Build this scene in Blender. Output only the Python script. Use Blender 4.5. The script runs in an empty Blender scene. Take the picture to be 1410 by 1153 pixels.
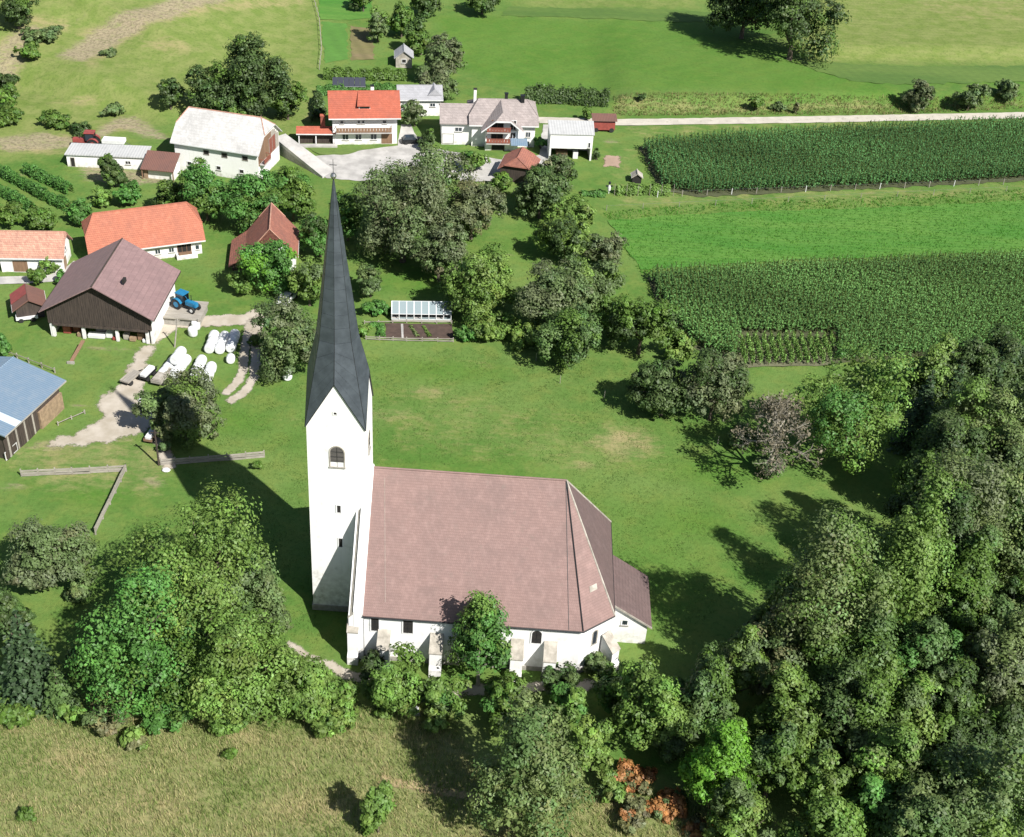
import bpy, bmesh, math, random
import numpy as np
from mathutils import Vector, Matrix
from mathutils.geometry import delaunay_2d_cdt

random.seed(7)
RNG = np.random.default_rng(11)
C = bpy.context.scene.collection
R = math.radians

# ------------------------------------------------------------------ camera
FOC, PCX, PCY, CAMH = 1763.84, 651.667, 576.5, 100.0
PITCH, ROLL = R(36.186), R(2.831)
FW = np.array([0, math.cos(PITCH), -math.sin(PITCH)])
RT0 = np.array([1.0, 0, 0]); UP0 = np.array([0, math.sin(PITCH), math.cos(PITCH)])
RT = RT0 * math.cos(ROLL) + UP0 * math.sin(ROLL)
UP = -RT0 * math.sin(ROLL) + UP0 * math.cos(ROLL)
cam_d = bpy.data.cameras.new('camera'); cam = bpy.data.objects.new('camera', cam_d); C.objects.link(cam)
cam.matrix_world = Matrix(((RT[0], UP[0], -FW[0], 0), (RT[1], UP[1], -FW[1], 0), (RT[2], UP[2], -FW[2], CAMH), (0, 0, 0, 1)))
cam_d.sensor_fit = 'HORIZONTAL'; cam_d.sensor_width = 36; cam_d.lens = FOC / 1410 * 36
cam_d.shift_x = (705 - PCX) / 1410
cam_d.clip_start = 1; cam_d.clip_end = 6000
S = bpy.context.scene; S.camera = cam

# ------------------------------------------------------------------ light
SUN_EL, SHADOW_AZ = R(44.8), R(134.0)
w = bpy.data.worlds.new('World'); S.world = w; w.use_nodes = True
nt = w.node_tree; nt.nodes.clear()
sky = nt.nodes.new('ShaderNodeTexSky'); sky.sky_type = 'NISHITA'; sky.sun_disc = False
sun_dir = Vector((-math.cos(SHADOW_AZ) * math.cos(SUN_EL), -math.sin(SHADOW_AZ) * math.cos(SUN_EL), math.sin(SUN_EL)))
sky.sun_elevation = SUN_EL; sky.sun_rotation = math.atan2(sun_dir.x, sun_dir.y)
bg = nt.nodes.new('ShaderNodeBackground'); bg.inputs[1].default_value = 0.054
wo = nt.nodes.new('ShaderNodeOutputWorld')
nt.links.new(sky.outputs[0], bg.inputs[0]); nt.links.new(bg.outputs[0], wo.inputs[0])
sd = bpy.data.lights.new('sun', 'SUN'); sd.energy = 4.6; sd.angle = R(0.5); sd.color = (1, 0.97, 0.92)
so = bpy.data.objects.new('sun', sd); C.objects.link(so); so.rotation_euler = sun_dir.to_track_quat('Z', 'Y').to_euler()
so.location = (0, 0, 200)
S.view_settings.view_transform = 'Standard'; S.view_settings.look = 'None'
S.view_settings.exposure = 0.85; S.view_settings.gamma = 1; S.view_settings.use_curve_mapping = False
S.cycles.max_bounces = 6; S.cycles.diffuse_bounces = 3; S.cycles.transparent_max_bounces = 8

# ------------------------------------------------------------------ terrain and picking points
def sst(a, b, x):
    t = np.clip((x - a) / (b - a), 0, 1); return t * t * (3 - 2 * t)
def terr(x, y):
    x = np.asarray(x, float); y = np.asarray(y, float)
    h = 0.25 * np.sin(x * .05 + 1.3) * np.cos(y * .06) * sst(120, 160, y)
    roady = 236.5 + (x - 25) * .16
    h = h + sst(0, 6, y - roady - 4) * 1.8 * sst(20, 30, x) * (1 - .75 * sst(8, 60, y - roady))
    h = h + 14 * sst(222, 330, y) * sst(-28, -120, x)                 # hillside behind the farm
    h = h + 2.4 * sst(230, 236, y + .35 * (x + 70)) * sst(-42, -60, x) + 2.0 * sst(262, 267, y + .9 * (x + 80) + 4 * np.sin(x * .12)) * sst(-52, -75, x) + .7 * np.sin(x * .21 + y * .1) * np.sin(y * .19) * sst(-45, -75, x) * sst(222, 240, y)
    h = h + 1.6 * sst(0, 8, y - 263 - .12 * x) * sst(58, 72, x)
    return h
def ray(px, py):
    a = (px - PCX) / FOC; b = -(py - PCY) / FOC
    return FW + RT * a + UP * b
def at(px, py, z=0.0):
    """world point on the terrain (raised by z) seen at a place of the photograph"""
    v = ray(px, py); h = 0.0
    for _ in range(12):
        t = (h + z - CAMH) / v[2]; p = v * t
        h = float(terr(p[0], p[1]))
    return Vector((p[0], p[1], h))
def ppm(p, z=0):      # pixels per metre there
    return FOC / float(np.dot(np.array([p[0], p[1], p[2] + z - CAMH]), FW))

# ------------------------------------------------------------------ materials
MATS = {}
def nodes(name):
    m = bpy.data.materials.new(name); m.use_nodes = True; t = m.node_tree
    b = t.nodes['Principled BSDF']; MATS[name] = m
    return m, t, b
def N(t, typ, **kw):
    n = t.nodes.new(typ)
    for k, v in kw.items():
        if k in n.inputs: n.inputs[k].default_value = v
        else: setattr(n, k, v)
    return n
def noise(t, scale, detail=4, rough=.55, vec=None):
    n = N(t, 'ShaderNodeTexNoise'); n.inputs['Scale'].default_value = scale; n.inputs['Detail'].default_value = detail
    n.inputs['Roughness'].default_value = rough
    if vec is not None: t.links.new(vec, n.inputs['Vector'])
    return n.outputs['Fac']
def mixc(t, fac, a, b, mode='MIX'):
    n = N(t, 'ShaderNodeMix', data_type='RGBA', blend_type=mode)
    for s, v in ((n.inputs[0], fac), (n.inputs[6], a), (n.inputs[7], b)):
        if isinstance(v, bpy.types.NodeSocket): t.links.new(v, s)
        elif isinstance(v, (int, float)): s.default_value = v
        else: s.default_value = (*v, 1)
    return n.outputs[2]
def rampf(t, v, lo, hi):
    n = N(t, 'ShaderNodeMapRange'); n.interpolation_type = 'SMOOTHSTEP'
    n.inputs['From Min'].default_value = lo; n.inputs['From Max'].default_value = hi
    t.links.new(v, n.inputs['Value']); return n.outputs[0]
def math_(t, op, a, b=None, c=None):
    n = N(t, 'ShaderNodeMath', operation=op)
    for i, v in enumerate((a, b, c)):
        if v is None: continue
        if isinstance(v, bpy.types.NodeSocket): t.links.new(v, n.inputs[i])
        else: n.inputs[i].default_value = v
    return n.outputs[0]
def bump(t, b, h, strength=.3, dist=.05):
    n = N(t, 'ShaderNodeBump'); n.inputs['Strength'].default_value = strength; n.inputs['Distance'].default_value = dist
    t.links.new(h, n.inputs['Height']); t.links.new(n.outputs[0], b.inputs['Normal'])
def objco(t): return N(t, 'ShaderNodeTexCoord').outputs['Object']

def plain(name, c, rough=.8, var=.25, scale=1.5, fine=12, metal=0, bmp=.25, c2=None):
    m, t, b = nodes(name); o = objco(t)
    f = rampf(t, noise(t, scale, 5, .6, o), .3, .7)
    c2 = c2 or tuple(v * (1 - var) for v in c)
    col = mixc(t, f, c2, c)
    col = mixc(t, math_(t, 'MULTIPLY', noise(t, fine, 3, .6, o), .35 * min(1, var * 3)), col, tuple(v * .55 for v in c))
    t.links.new(col, b.inputs['Base Color']); b.inputs['Roughness'].default_value = rough; b.inputs['Metallic'].default_value = metal
    if bmp: bump(t, b, noise(t, fine, 4, .6, o), bmp, .03)
    return m
def stucco(name, c, stain=(.25, .22, .17), amount=.5, low=1.5):
    m, t, b = nodes(name); o = objco(t)
    sep = N(t, 'ShaderNodeSeparateXYZ'); t.links.new(o, sep.inputs[0])
    streak = N(t, 'ShaderNodeMapping'); streak.inputs['Scale'].default_value = (1.6, 1.6, .18); t.links.new(o, streak.inputs[0])
    n1 = rampf(t, noise(t, 1.0, 6, .65, streak.outputs[0]), .5, .85)
    n2 = rampf(t, noise(t, .7, 5, .6, o), .52, .8)
    foot = N(t, 'ShaderNodeMapRange'); foot.inputs['From Min'].default_value = low; foot.inputs['From Max'].default_value = 0
    t.links.new(sep.outputs[2], foot.inputs['Value'])
    splash = math_(t, 'MULTIPLY', foot.outputs[0], rampf(t, noise(t, 1.4, 5, .6, o), .3, .65))
    f = math_(t, 'MINIMUM', math_(t, 'ADD', math_(t, 'MULTIPLY', math_(t, 'MAXIMUM', n1, n2), amount), math_(t, 'MULTIPLY', splash, .6)), 1.0)
    t.links.new(mixc(t, f, c, stain), b.inputs['Base Color']); b.inputs['Roughness'].default_value = .92
    bump(t, b, noise(t, 5, 6, .7, o), .35, .03); return m
def tiles(name, c, c2, tw=.24, th=.3, joint=.55, moss=0.0, mossc=(.05, .05, .035), weather=.5, bs=.5, rough=.85):
    m, t, b = nodes(name); o = objco(t)
    sep = N(t, 'ShaderNodeSeparateXYZ'); t.links.new(o, sep.inputs[0])
    com = N(t, 'ShaderNodeCombineXYZ'); t.links.new(math_(t, 'ADD', sep.outputs[0], sep.outputs[1]), com.inputs[0]); t.links.new(sep.outputs[2], com.inputs[1])
    br = N(t, 'ShaderNodeTexBrick'); t.links.new(com.outputs[0], br.inputs['Vector'])
    br.inputs['Scale'].default_value = 1; br.inputs['Brick Width'].default_value = tw; br.inputs['Row Height'].default_value = th * .72
    br.inputs['Mortar Size'].default_value = .018; br.inputs['Mortar Smooth'].default_value = .4; br.inputs['Bias'].default_value = 0
    br.inputs['Color1'].default_value = (*c, 1); br.inputs['Color2'].default_value = (*c2, 1)
    br.inputs['Mortar'].default_value = (*[v * joint for v in c2], 1)
    f = rampf(t, noise(t, .35, 6, .65, o), .38, .72)
    col = mixc(t, math_(t, 'MULTIPLY', f, weather), br.outputs[0], tuple(v * .62 + .02 for v in c2))
    st = N(t, 'ShaderNodeMapping'); st.inputs['Scale'].default_value = (1.3, 1.3, .12); t.links.new(o, st.inputs[0])
    col = mixc(t, math_(t, 'MULTIPLY', rampf(t, noise(t, 1.2, 5, .6, st.outputs[0]), .45, .8), .35), col, tuple(min(1, v * 1.35 + .02) for v in c))
    if moss: col = mixc(t, math_(t, 'MULTIPLY', rampf(t, noise(t, 1.1, 6, .7, o), .55, .72), moss), col, mossc)
    t.links.new(col, b.inputs['Base Color']); b.inputs['Roughness'].default_value = rough
    saw = math_(t, 'FRACT', math_(t, 'DIVIDE', sep.outputs[2], th * .72))
    hh = math_(t, 'SUBTRACT', math_(t, 'MULTIPLY', br.outputs['Fac'], -.4), saw)
    bump(t, b, hh, bs, .05); return m
def ribbed(name, c, c2, axis=0, pitch=.3, rough=.5, metal=.0, dirt=.4):
    m, t, b = nodes(name); o = objco(t)
    sep = N(t, 'ShaderNodeSeparateXYZ'); t.links.new(o, sep.inputs[0])
    s = math_(t, 'SINE', math_(t, 'MULTIPLY', sep.outputs[axis], 2 * math.pi / pitch))
    st = N(t, 'ShaderNodeMapping'); st.inputs['Scale'].default_value = (1, 1, .2) if axis == 0 else (.2, 1, .2); t.links.new(o, st.inputs[0])
    f = rampf(t, noise(t, .9, 6, .65, st.outputs[0]), .4, .75)
    t.links.new(mixc(t, math_(t, 'MULTIPLY', f, dirt), c, c2), b.inputs['Base Color'])
    b.inputs['Roughness'].default_value = rough; b.inputs['Metallic'].default_value = metal
    bump(t, b, s, .35, .04); return m
def wood(name, c, c2, axis=2, pitch=.2):
    m, t, b = nodes(name); o = objco(t)
    mp = N(t, 'ShaderNodeMapping'); mp.inputs['Scale'].default_value = [4 if i != axis else .35 for i in range(3)]; t.links.new(o, mp.inputs[0])
    f = rampf(t, noise(t, 1.6, 6, .65, mp.outputs[0]), .3, .72)
    oi = N(t, 'ShaderNodeObjectInfo')
    col = mixc(t, f, c, c2); col = mixc(t, math_(t, 'MULTIPLY', oi.outputs['Random'], .35), col, tuple(v * .6 for v in c))
    t.links.new(col, b.inputs['Base Color']); b.inputs['Roughness'].default_value = .85
    bump(t, b, noise(t, 3, 5, .6, mp.outputs[0]), .4, .02); return m
def glass(name, c=(.03, .04, .05), rough=.08):
    m, t, b = nodes(name); b.inputs['Base Color'].default_value = (*c, 1); b.inputs['Roughness'].default_value = rough
    b.inputs['Specular IOR Level'].default_value = .6; o = objco(t); bump(t, b, noise(t, .8, 2, .5, o), .06, .05); return m

plain_white = stucco('lime_plaster', (.75, .745, .73), stain=(.38, .36, .31), amount=.42, low=3.0)
M = {
 'plaster': plain_white,
 'tower_plaster': stucco('weathered_tower_plaster', (.78, .77, .74), stain=(.27, .25, .21), amount=.42, low=7.5),
 'housewhite': stucco('house_render', (.76, .75, .72), amount=.25, low=1.0),
 'stone': plain('grey_stone', (.36, .34, .30), .9, .35, 2, 8),
 'coping': plain('beige_coping', (.46, .42, .36), .9, .35, 1.2, 9, c2=(.25, .23, .19)),
 'church_tile': tiles('church_roof_tiles', (.245, .158, .140), (.215, .138, .122), .2, .3, .82, .45, (.175, .135, .115), .5, .3),
 'church_tile_dark': tiles('dark_roof_tiles', (.135, .09, .083), (.112, .075, .069), .26, .34, .72, .3, (.08, .06, .055), .3, .4),
 'orange_tile': tiles('new_orange_tiles', (.41, .145, .085), (.35, .12, .072), .3, .33, .68, .25, (.28, .13, .08), weather=.5, bs=.5),
 'red_tile': tiles('red_tiles', (.40, .105, .06), (.35, .09, .05), .3, .33, .68, .25, (.22, .09, .06), weather=.5, bs=.5),
 'pink_tile': tiles('faded_pink_tiles', (.50, .285, .20), (.36, .18, .13), .3, .34, .7, .25, (.3, .2, .15), .5, .5),
 'russet_tile': tiles('old_russet_tiles', (.34, .13, .085), (.24, .095, .07), .22, .3, .6, .35, (.2, .13, .09), .5, .6),
 'brown_sheet': tiles('brown_fibre_cement', (.235, .152, .146), (.205, .132, .128), .6, .55, .8, .15, (.12, .09, .085), .35, .3, .6),
 'grey_tile': tiles('grey_brown_slates', (.34, .29, .27), (.27, .23, .215), .4, .4, .75, .2, (.2, .17, .14), .5, .45),
 'white_sheet': tiles('weathered_white_slates', (.50, .49, .47), (.43, .42, .40), .5, .45, .85, .4, (.26, .25, .235), .6, .3),
 'grey_sheet': tiles('light_grey_slates', (.34, .34, .355), (.29, .29, .30), .4, .4, .8, .15, (.3, .3, .3), .4, .3),
 'blue_sheet': ribbed('blue_metal_sheet', (.165, .235, .31), (.23, .28, .33), 0, .35, .45, .15, .6),
 'clear_sheet': ribbed('translucent_sheet', (.50, .57, .63), (.42, .48, .52), 0, .35, .4, 0, .4),
 'rust_sheet': ribbed('rusty_brown_sheet', (.17, .085, .065), (.12, .07, .06), 0, .3, .6, .1, .6),
 'spire_sheet': plain('spire_lead_sheet', (.085, .10, .118), .45, .35, .9, 7, .25, .2, c2=(.052, .062, .075)),
 'spire_core': plain('spire_underlay', (.03, .032, .034), .7),
 'dark_wood': wood('dark_barn_wood', (.032, .024, .02), (.085, .062, .048)),
 'grey_wood': wood('silver_grey_wood', (.25, .225, .19), (.40, .37, .32), 0),
 'mid_wood': wood('brown_wood', (.17, .10, .06), (.25, .15, .09)),
 'red_wood': wood('red_brown_wood', (.20, .06, .04), (.28, .09, .06), 0),
 'concrete': plain('pale_concrete', (.50, .48, .45), .9, .38, .35, 4),
 'dark': plain('dark_interior', (.02, .018, .015), .9, .3),  # near-black colour, stands in for the shade inside uncut openings and recesses
 'metal': plain('galvanised_metal', (.42, .43, .44), .4, .2, 2, 10, .7, .1),
 'darkmetal': plain('dark_painted_metal', (.03, .032, .034), .45, .2, 2, 10, .5, .1),
 'gold': plain('gilded_ball', (.5, .48, .44), .25, .1, 2, 10, .9, 0),
 'glass': glass('window_glass'),
 'greenglass': glass('greenhouse_glass', (.22, .27, .28), .12),
 'solar': glass('solar_cell_glass', (.008, .012, .028), .35),
 'louvre': wood('louvre_wood', (.06, .055, .05), (.11, .1, .09), 0),
 'rubber': plain('tyre_rubber', (.02, .02, .02), .8, .2),
 'redpaint': plain('faded_red_paint', (.32, .07, .06), .5, .3, 2, 10),
 'bluepaint': plain('blue_tractor_paint', (.02, .19, .36), .4, .2, 2, 10),
 'palesheet': ribbed('pale_grey_sheet', (.44, .44, .43), (.34, .34, .33), 0, .5, .7, 0, .7),
 'whitepaint': plain('white_paint', (.72, .72, .71), .5, .15, 1, 8, bmp=.1),
 'film': plain('white_bale_film', (.74, .75, .74), .4, .14, 2, 6, bmp=.9),
 'soil': plain('dark_garden_soil', (.085, .055, .042), .95, .4, 1.2, 8),
 'bark': plain('tree_bark', (.12, .095, .07), .95, .4, 3, 14, bmp=.6),
 'palebark': plain('pale_tree_bark', (.36, .33, .265), .95, .4, 3, 14, bmp=.6),
 'tan': plain('bare_firewood', (.34, .24, .15), .9, .4, 2, 8),
}

def leaf_mat(name, translucent=.22, rough=.55):
    m, t, b = nodes(name)
    a = N(t, 'ShaderNodeAttribute'); a.attribute_name = 'leaf_colour'
    t.links.new(a.outputs['Color'], b.inputs['Base Color']); b.inputs['Roughness'].default_value = rough
    b.inputs['Specular IOR Level'].default_value = .35
    tr = N(t, 'ShaderNodeBsdfTranslucent'); t.links.new(mixc(t, 1.0, a.outputs['Color'], (1.1, 1.25, .55), 'MULTIPLY'), tr.inputs[0])
    mx = N(t, 'ShaderNodeMixShader'); mx.inputs[0].default_value = translucent
    t.links.new(b.outputs[0], mx.inputs[1]); t.links.new(tr.outputs[0], mx.inputs[2])
    t.links.new(mx.outputs[0], t.nodes['Material Output'].inputs[0]); return m
LEAF = leaf_mat('foliage_leaves'); BLADE = leaf_mat('grass_blades', .3, .7)

# ------------------------------------------------------------------ object helpers
def tag(o, label=None, cat=None, group=None, kind=None):
    if label: o['label'] = label
    if cat: o['category'] = cat
    if group: o['group'] = group
    if kind: o['kind'] = kind
    return o
def thing(name, label, cat, loc=(0, 0, 0), rz=0.0, group=None):
    o = bpy.data.objects.new(name, None); C.objects.link(o); o.empty_display_size = .5
    o.location = loc; o.rotation_euler = (0, 0, rz); return tag(o, label, cat, group)
def link(name, me, parent=None, mat=None, loc=None, rz=None):
    o = bpy.data.objects.new(name, me); C.objects.link(o)
    if mat is not None and not me.materials: me.materials.append(mat)
    if parent is not None: o.parent = parent
    if loc is not None: o.location = loc
    if rz is not None: o.rotation_euler = (0, 0, rz)
    return o
def kids(o): return [c for c in bpy.data.objects if c.parent == o]
def copy_tree(o, parent=None):
    c = o.copy(); C.objects.link(c)
    if parent is not None: c.parent = parent
    for ch in kids(o): copy_tree(ch, c)
    return c
class MB:
    def __init__(s): s.v = []; s.f = []
    def poly(s, pts):
        n = len(s.v); s.v += [tuple(p) for p in pts]; s.f.append(tuple(range(n, n + len(pts)))); return s
    def slab(s, pts, d):
        """polygon pts, thickened by vector d"""
        n = len(s.v); k = len(pts); d = Vector(d)
        s.v += [tuple(p) for p in pts] + [tuple(Vector(p) + d) for p in pts]
        s.f.append(tuple(range(n, n + k))); s.f.append(tuple(range(n + 2 * k - 1, n + k - 1, -1)))
        for i in range(k):
            j = (i + 1) % k; s.f.append((n + i, n + k + i, n + k + j, n + j))
        return s
    def box(s, x0, x1, y0, y1, z0, z1):
        return s.slab([(x0, y0, z0), (x1, y0, z0), (x1, y1, z0), (x0, y1, z0)], (0, 0, z1 - z0))
    def tube(s, a, b, r0, r1=None, n=8):
        r1 = r0 if r1 is None else r1; a = Vector(a); b = Vector(b); d = (b - a).normalized()
        u = d.orthogonal().normalized(); v = d.cross(u); k = len(s.v)
        for p, r in ((a, r0), (b, r1)):
            for i in range(n):
                t = 2 * math.pi * i / n; s.v.append(tuple(p + (u * math.cos(t) + v * math.sin(t)) * r))
        for i in range(n):
            j = (i + 1) % n; s.f.append((k + i, k + j, k + n + j, k + n + i))
        s.f.append(tuple(k + n - 1 - i for i in range(n))); s.f.append(tuple(k + n + i for i in range(n))); return s
    def path(s, pts, radii, n=6):
        for i in range(len(pts) - 1): s.tube(pts[i], pts[i + 1], radii[i], radii[i + 1], n)
        return s
    def lathe(s, prof, n=16, o=(0, 0, 0)):
        k = len(s.v); m = len(prof)
        for r, z in prof:
            for i in range(n):
                t = 2 * math.pi * i / n; s.v.append((o[0] + r * math.cos(t), o[1] + r * math.sin(t), o[2] + z))
        for a in range(m - 1):
            for i in range(n):
                j = (i + 1) % n; s.f.append((k + a * n + i, k + a * n + j, k + (a + 1) * n + j, k + (a + 1) * n + i))
        s.f.append(tuple(k + n - 1 - i for i in range(n))); s.f.append(tuple(k + (m - 1) * n + i for i in range(n))); return s
    def mesh(s, name, bevel=0):
        me = bpy.data.meshes.new(name); me.from_pydata(s.v, [], s.f)
        bm = bmesh.new(); bm.from_mesh(me); bmesh.ops.recalc_face_normals(bm, faces=bm.faces)
        if bevel:
            bmesh.ops.remove_doubles(bm, verts=bm.verts, dist=1e-5)
            bmesh.ops.bevel(bm, geom=bm.edges[:], offset=bevel, segments=2, affect='EDGES', clamp_overlap=True)
        bm.to_mesh(me); bm.free(); return me
    def build(s, name, mat, parent=None, bevel=0, label=None, **kw):
        o = link(name, s.mesh(name, bevel), parent, mat, **kw)
        if label: o['label'] = label
        return o

# ------------------------------------------------------------------ setting: ground sheet
def inpoly(P, poly):
    x, y = P[:, 0], P[:, 1]; r = np.zeros(len(P), bool); n = len(poly)
    for i in range(n):
        x0, y0 = poly[i]; x1, y1 = poly[i - 1]
        if y0 == y1: continue
        r ^= ((y0 > y) != (y1 > y)) & (x < (x1 - x0) * (y - y0) / (y1 - y0) + x0)
    return r
def pdist(P, poly, closed=True):
    d = np.full(len(P), 1e9); n = len(poly)
    for i in range(n if closed else n - 1):
        a = np.array(poly[i]); b = np.array(poly[(i + 1) % n]); ab = b - a
        t = np.clip(((P - a) @ ab) / max(1e-9, ab @ ab), 0, 1)
        d = np.minimum(d, np.hypot(*(P - a - t[:, None] * ab).T))
    return d
def wpoly(px): return [tuple(at(*p)[:2]) for p in px]
def soft(P, px, s):
    poly = wpoly(px); d = pdist(P, poly); sg = np.where(inpoly(P, poly), 1, -1) * d
    return np.clip(.5 + sg / (2 * s), 0, 1)
def blob(P, px, py, rx, s=None):
    c = at(px, py); k = rx / ppm(c); ry = k * (s or .8)
    return np.clip(1.25 - np.hypot((P[:, 0] - c.x) / k, (P[:, 1] - c.y) / ry), 0, 1)

def axis(lo, hi, step, far):
    a = list(np.arange(lo, hi, step)); g = step; e = lo; f = hi; left = []; right = []
    while e > -far: g *= 1.35; e -= g; left.append(e)
    g = step
    while f < far: g *= 1.35; f += g; right.append(f)
    return np.array(left[::-1] + a + right)
XS = axis(-150, 170, .8, 2500); YS = axis(52, 345, .8, 2500)
GX, GY = np.meshgrid(XS, YS); P = np.stack([GX.ravel(), GY.ravel()], 1)
near = (P[:, 0] > -175) & (P[:, 0] < 195) & (P[:, 1] > 40) & (P[:, 1] < 370)
Z = terr(P[:, 0], P[:, 1])
Z = Z + .06 * np.sin(P[:, 0] * .9 + 2 * np.sin(P[:, 1] * .37)) * np.cos(P[:, 1] * .8)
nx, ny = len(XS), len(YS)
idx = np.arange(nx * ny).reshape(ny, nx)
F = np.stack([idx[:-1, :-1], idx[:-1, 1:], idx[1:, 1:], idx[1:, :-1]], -1).reshape(-1, 4)
def np_mesh(name, V, F, colours=None, attr='leaf_colour', smooth=False):
    me = bpy.data.meshes.new(name); k = F.shape[1]
    me.vertices.add(len(V)); me.vertices.foreach_set('co', np.ascontiguousarray(V, np.float32).ravel())
    me.loops.add(F.size); me.loops.foreach_set('vertex_index', np.ascontiguousarray(F, np.int32).ravel())
    me.polygons.add(len(F)); me.polygons.foreach_set('loop_start', np.arange(0, F.size, k, dtype=np.int32))
    me.polygons.foreach_set('loop_total', np.full(len(F), k, np.int32))
    if smooth: me.polygons.foreach_set('use_smooth', np.ones(len(F), bool))
    me.update(calc_edges=True)
    if colours is not None:
        for nm, cc in (colours.items() if isinstance(colours, dict) else {attr: colours}.items()):
            a = me.attributes.new(nm, 'FLOAT_COLOR', 'POINT'); a.data.foreach_set('color', np.ascontiguousarray(np.c_[cc, np.ones(len(cc))], np.float32).ravel())
    return me
Pn = P[near]
dry = np.zeros(len(Pn)); dirt = np.zeros(len(Pn)); lush = np.zeros(len(Pn))
pale = np.zeros(len(Pn)); tall = np.zeros(len(Pn)); mown = np.zeros(len(Pn))
# foreground meadow of tall half-dry grass
tall = np.maximum(tall, soft(Pn, [(-500, 1000), (100, 985), (300, 985), (420, 985), (520, 985), (640, 1000), (700, 1090), (850, 1075), (980, 1100), (1300, 1200), (1300, 1700), (-500, 1700)], 2.5))
dry = np.maximum(dry, .42 * tall)
for q in [(100, 1050, 120), (330, 1010, 90), (200, 1110, 140), (470, 1000, 40), (600, 1080, 90), (430, 1120, 130), (560, 1010, 35), (690, 1130, 60), (860, 1110, 80), (950, 1130, 50), (20, 1000, 60)]:
    dry = np.maximum(dry, .85 * blob(Pn, *q, s=.45) * tall)
# worn and scorched places on the church meadow
dry = np.maximum(dry, .42 * soft(Pn, [(505, 540), (620, 520), (780, 570), (900, 590), (940, 650), (850, 660), (700, 645), (520, 640)], 4))
for q in [(540, 572, 60, .5), (575, 605, 70, .4), (640, 632, 85, .3), (860, 610, 75, .75), (905, 640, 40, .5), (590, 540, 60, .4), (700, 600, 90, .4), (760, 570, 80, .4), (400, 580, 30, .9), (830, 480, 30, .5), (800, 640, 60, .4), (650, 500, 90, .3)]:
    dry = np.maximum(dry, (.85 if q[2] == 75 else (.62 if q[2] == 60 else .36)) * blob(Pn, *q))
# hillside behind the farm
hill = soft(Pn, [(-300, -40), (436, -40), (445, 60), (430, 150), (400, 180), (330, 155), (230, 165), (160, 190), (60, 215), (-300, 240)], 3)
pale = np.maximum(pale, .75 * hill)
for q in [(150, 45, 75, .35), (60, 30, 60, .5), (200, 20, 60, .4), (20, 70, 40, .8), (110, 140, 50, .3), (40, 205, 90, .25), (90, 190, 60, .3), (170, 175, 50, .4), (10, 160, 30, .6), (230, 60, 60, .5), (430, 160, 14, 2)]:
    dry = np.maximum(dry, .8 * blob(Pn, *q))
dry = np.maximum(dry, .7 * soft(Pn, [(100, 85), (150, 40), (240, 10), (420, -8), (420, 8), (250, 30), (170, 62), (130, 95)], 1.5))
dry = np.maximum(dry, .6 * soft(Pn, [(-20, 70), (40, 20), (100, 0), (160, 0), (60, 60), (20, 110), (-20, 130)], 1.5))
dirt = np.maximum(dirt, .62 * 1.35 * soft(Pn, [(70, 80), (125, 40), (200, 8), (300, -12), (380, -12), (300, 8), (235, 30), (170, 58), (115, 88)], 2))
dirt = np.maximum(dirt, .75 * soft(Pn, [(-20, 75), (30, 30), (90, 0), (130, 0), (70, 40), (20, 95), (-20, 115)], 2))
dirt = np.maximum(dirt, .8 * soft(Pn, [(-20, 190), (60, 180), (110, 190), (160, 160), (190, 158), (240, 192), (220, 196), (165, 180), (120, 204), (0, 212)], 1.5))
for q in [(105, 140, 32, .3), (25, 240, 30, .3)]:
    dirt = np.maximum(dirt, .55 * blob(Pn, *q))
dirt = np.maximum(dirt, .75 * soft(Pn, [(95, 212), (140, 228), (240, 236), (235, 255), (170, 258), (115, 250)], 1.5))
# farm yard wear
for q in [(60, 615, 45, .5), (20, 670, 40, .35), (210, 665, 32, .8), (150, 605, 60, .25), (235, 640, 20, .8), (150, 480, 60, .2), (110, 560, 30, .3), (700, 350, 18, .4), (840, 195, 24, .6), (300, 440, 50, .2)]:
    dirt = np.maximum(dirt, .6 * blob(Pn, *q))
dry = np.maximum(dry, .6 * soft(Pn, [(130, 600), (240, 610), (230, 690), (60, 680), (0, 640), (0, 600)], 2))
# road verges and bank
dry = np.maximum(dry, .62 * soft(Pn, [(845, 132), (1000, 138), (1230, 132), (1230, 152), (845, 160)], 1.2))
dry = np.maximum(dry, .45 * soft(Pn, [(850, 172), (1410, 160), (1500, 158), (1500, 168), (1410, 172), (880, 192)], 1.2))
dry = np.maximum(dry, .5 * soft(Pn, [(860, 262), (1500, 250), (1500, 268), (830, 288)], 1.5))
for q in [(1330, 145, 60, .3), (1390, 135, 40, .4)]: dirt = np.maximum(dirt, .5 * blob(Pn, *q))
dry = np.maximum(dry, .4 * soft(Pn, [(850, 200), (890, 200), (880, 260), (830, 262)], 1.5))
# upper meadows
upper = soft(Pn, [(590, 20), (960, 30), (1100, 70), (1240, 120), (1230, 134), (845, 128), (700, 120), (640, 95)], 2.5)
lush = np.maximum(lush, .62 * upper)
mown = np.maximum(mown, soft(Pn, [(1140, -60), (1700, -60), (1700, 88), (1105, 86), (1090, 60)], 2.5))
pale = np.maximum(pale, .9 * mown)
pale = np.maximum(pale, .6 * soft(Pn, [(760, -60), (940, -60), (960, 12), (720, 10)], 2))
dry = np.maximum(dry, .5 * soft(Pn, [(1270, -30), (1600, -30), (1600, 32), (1310, 30), (1262, 12)], 2))
lush = np.maximum(lush, .8 * soft(Pn, [(1110, 92), (1500, 96), (1500, 118), (1250, 116), (1150, 108)], 2))
lush = np.maximum(lush, .45 * soft(Pn, [(330, 575), (520, 660), (900, 700), (1000, 760), (900, 880), (840, 700), (700, 640), (500, 640)], 5))
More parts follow.
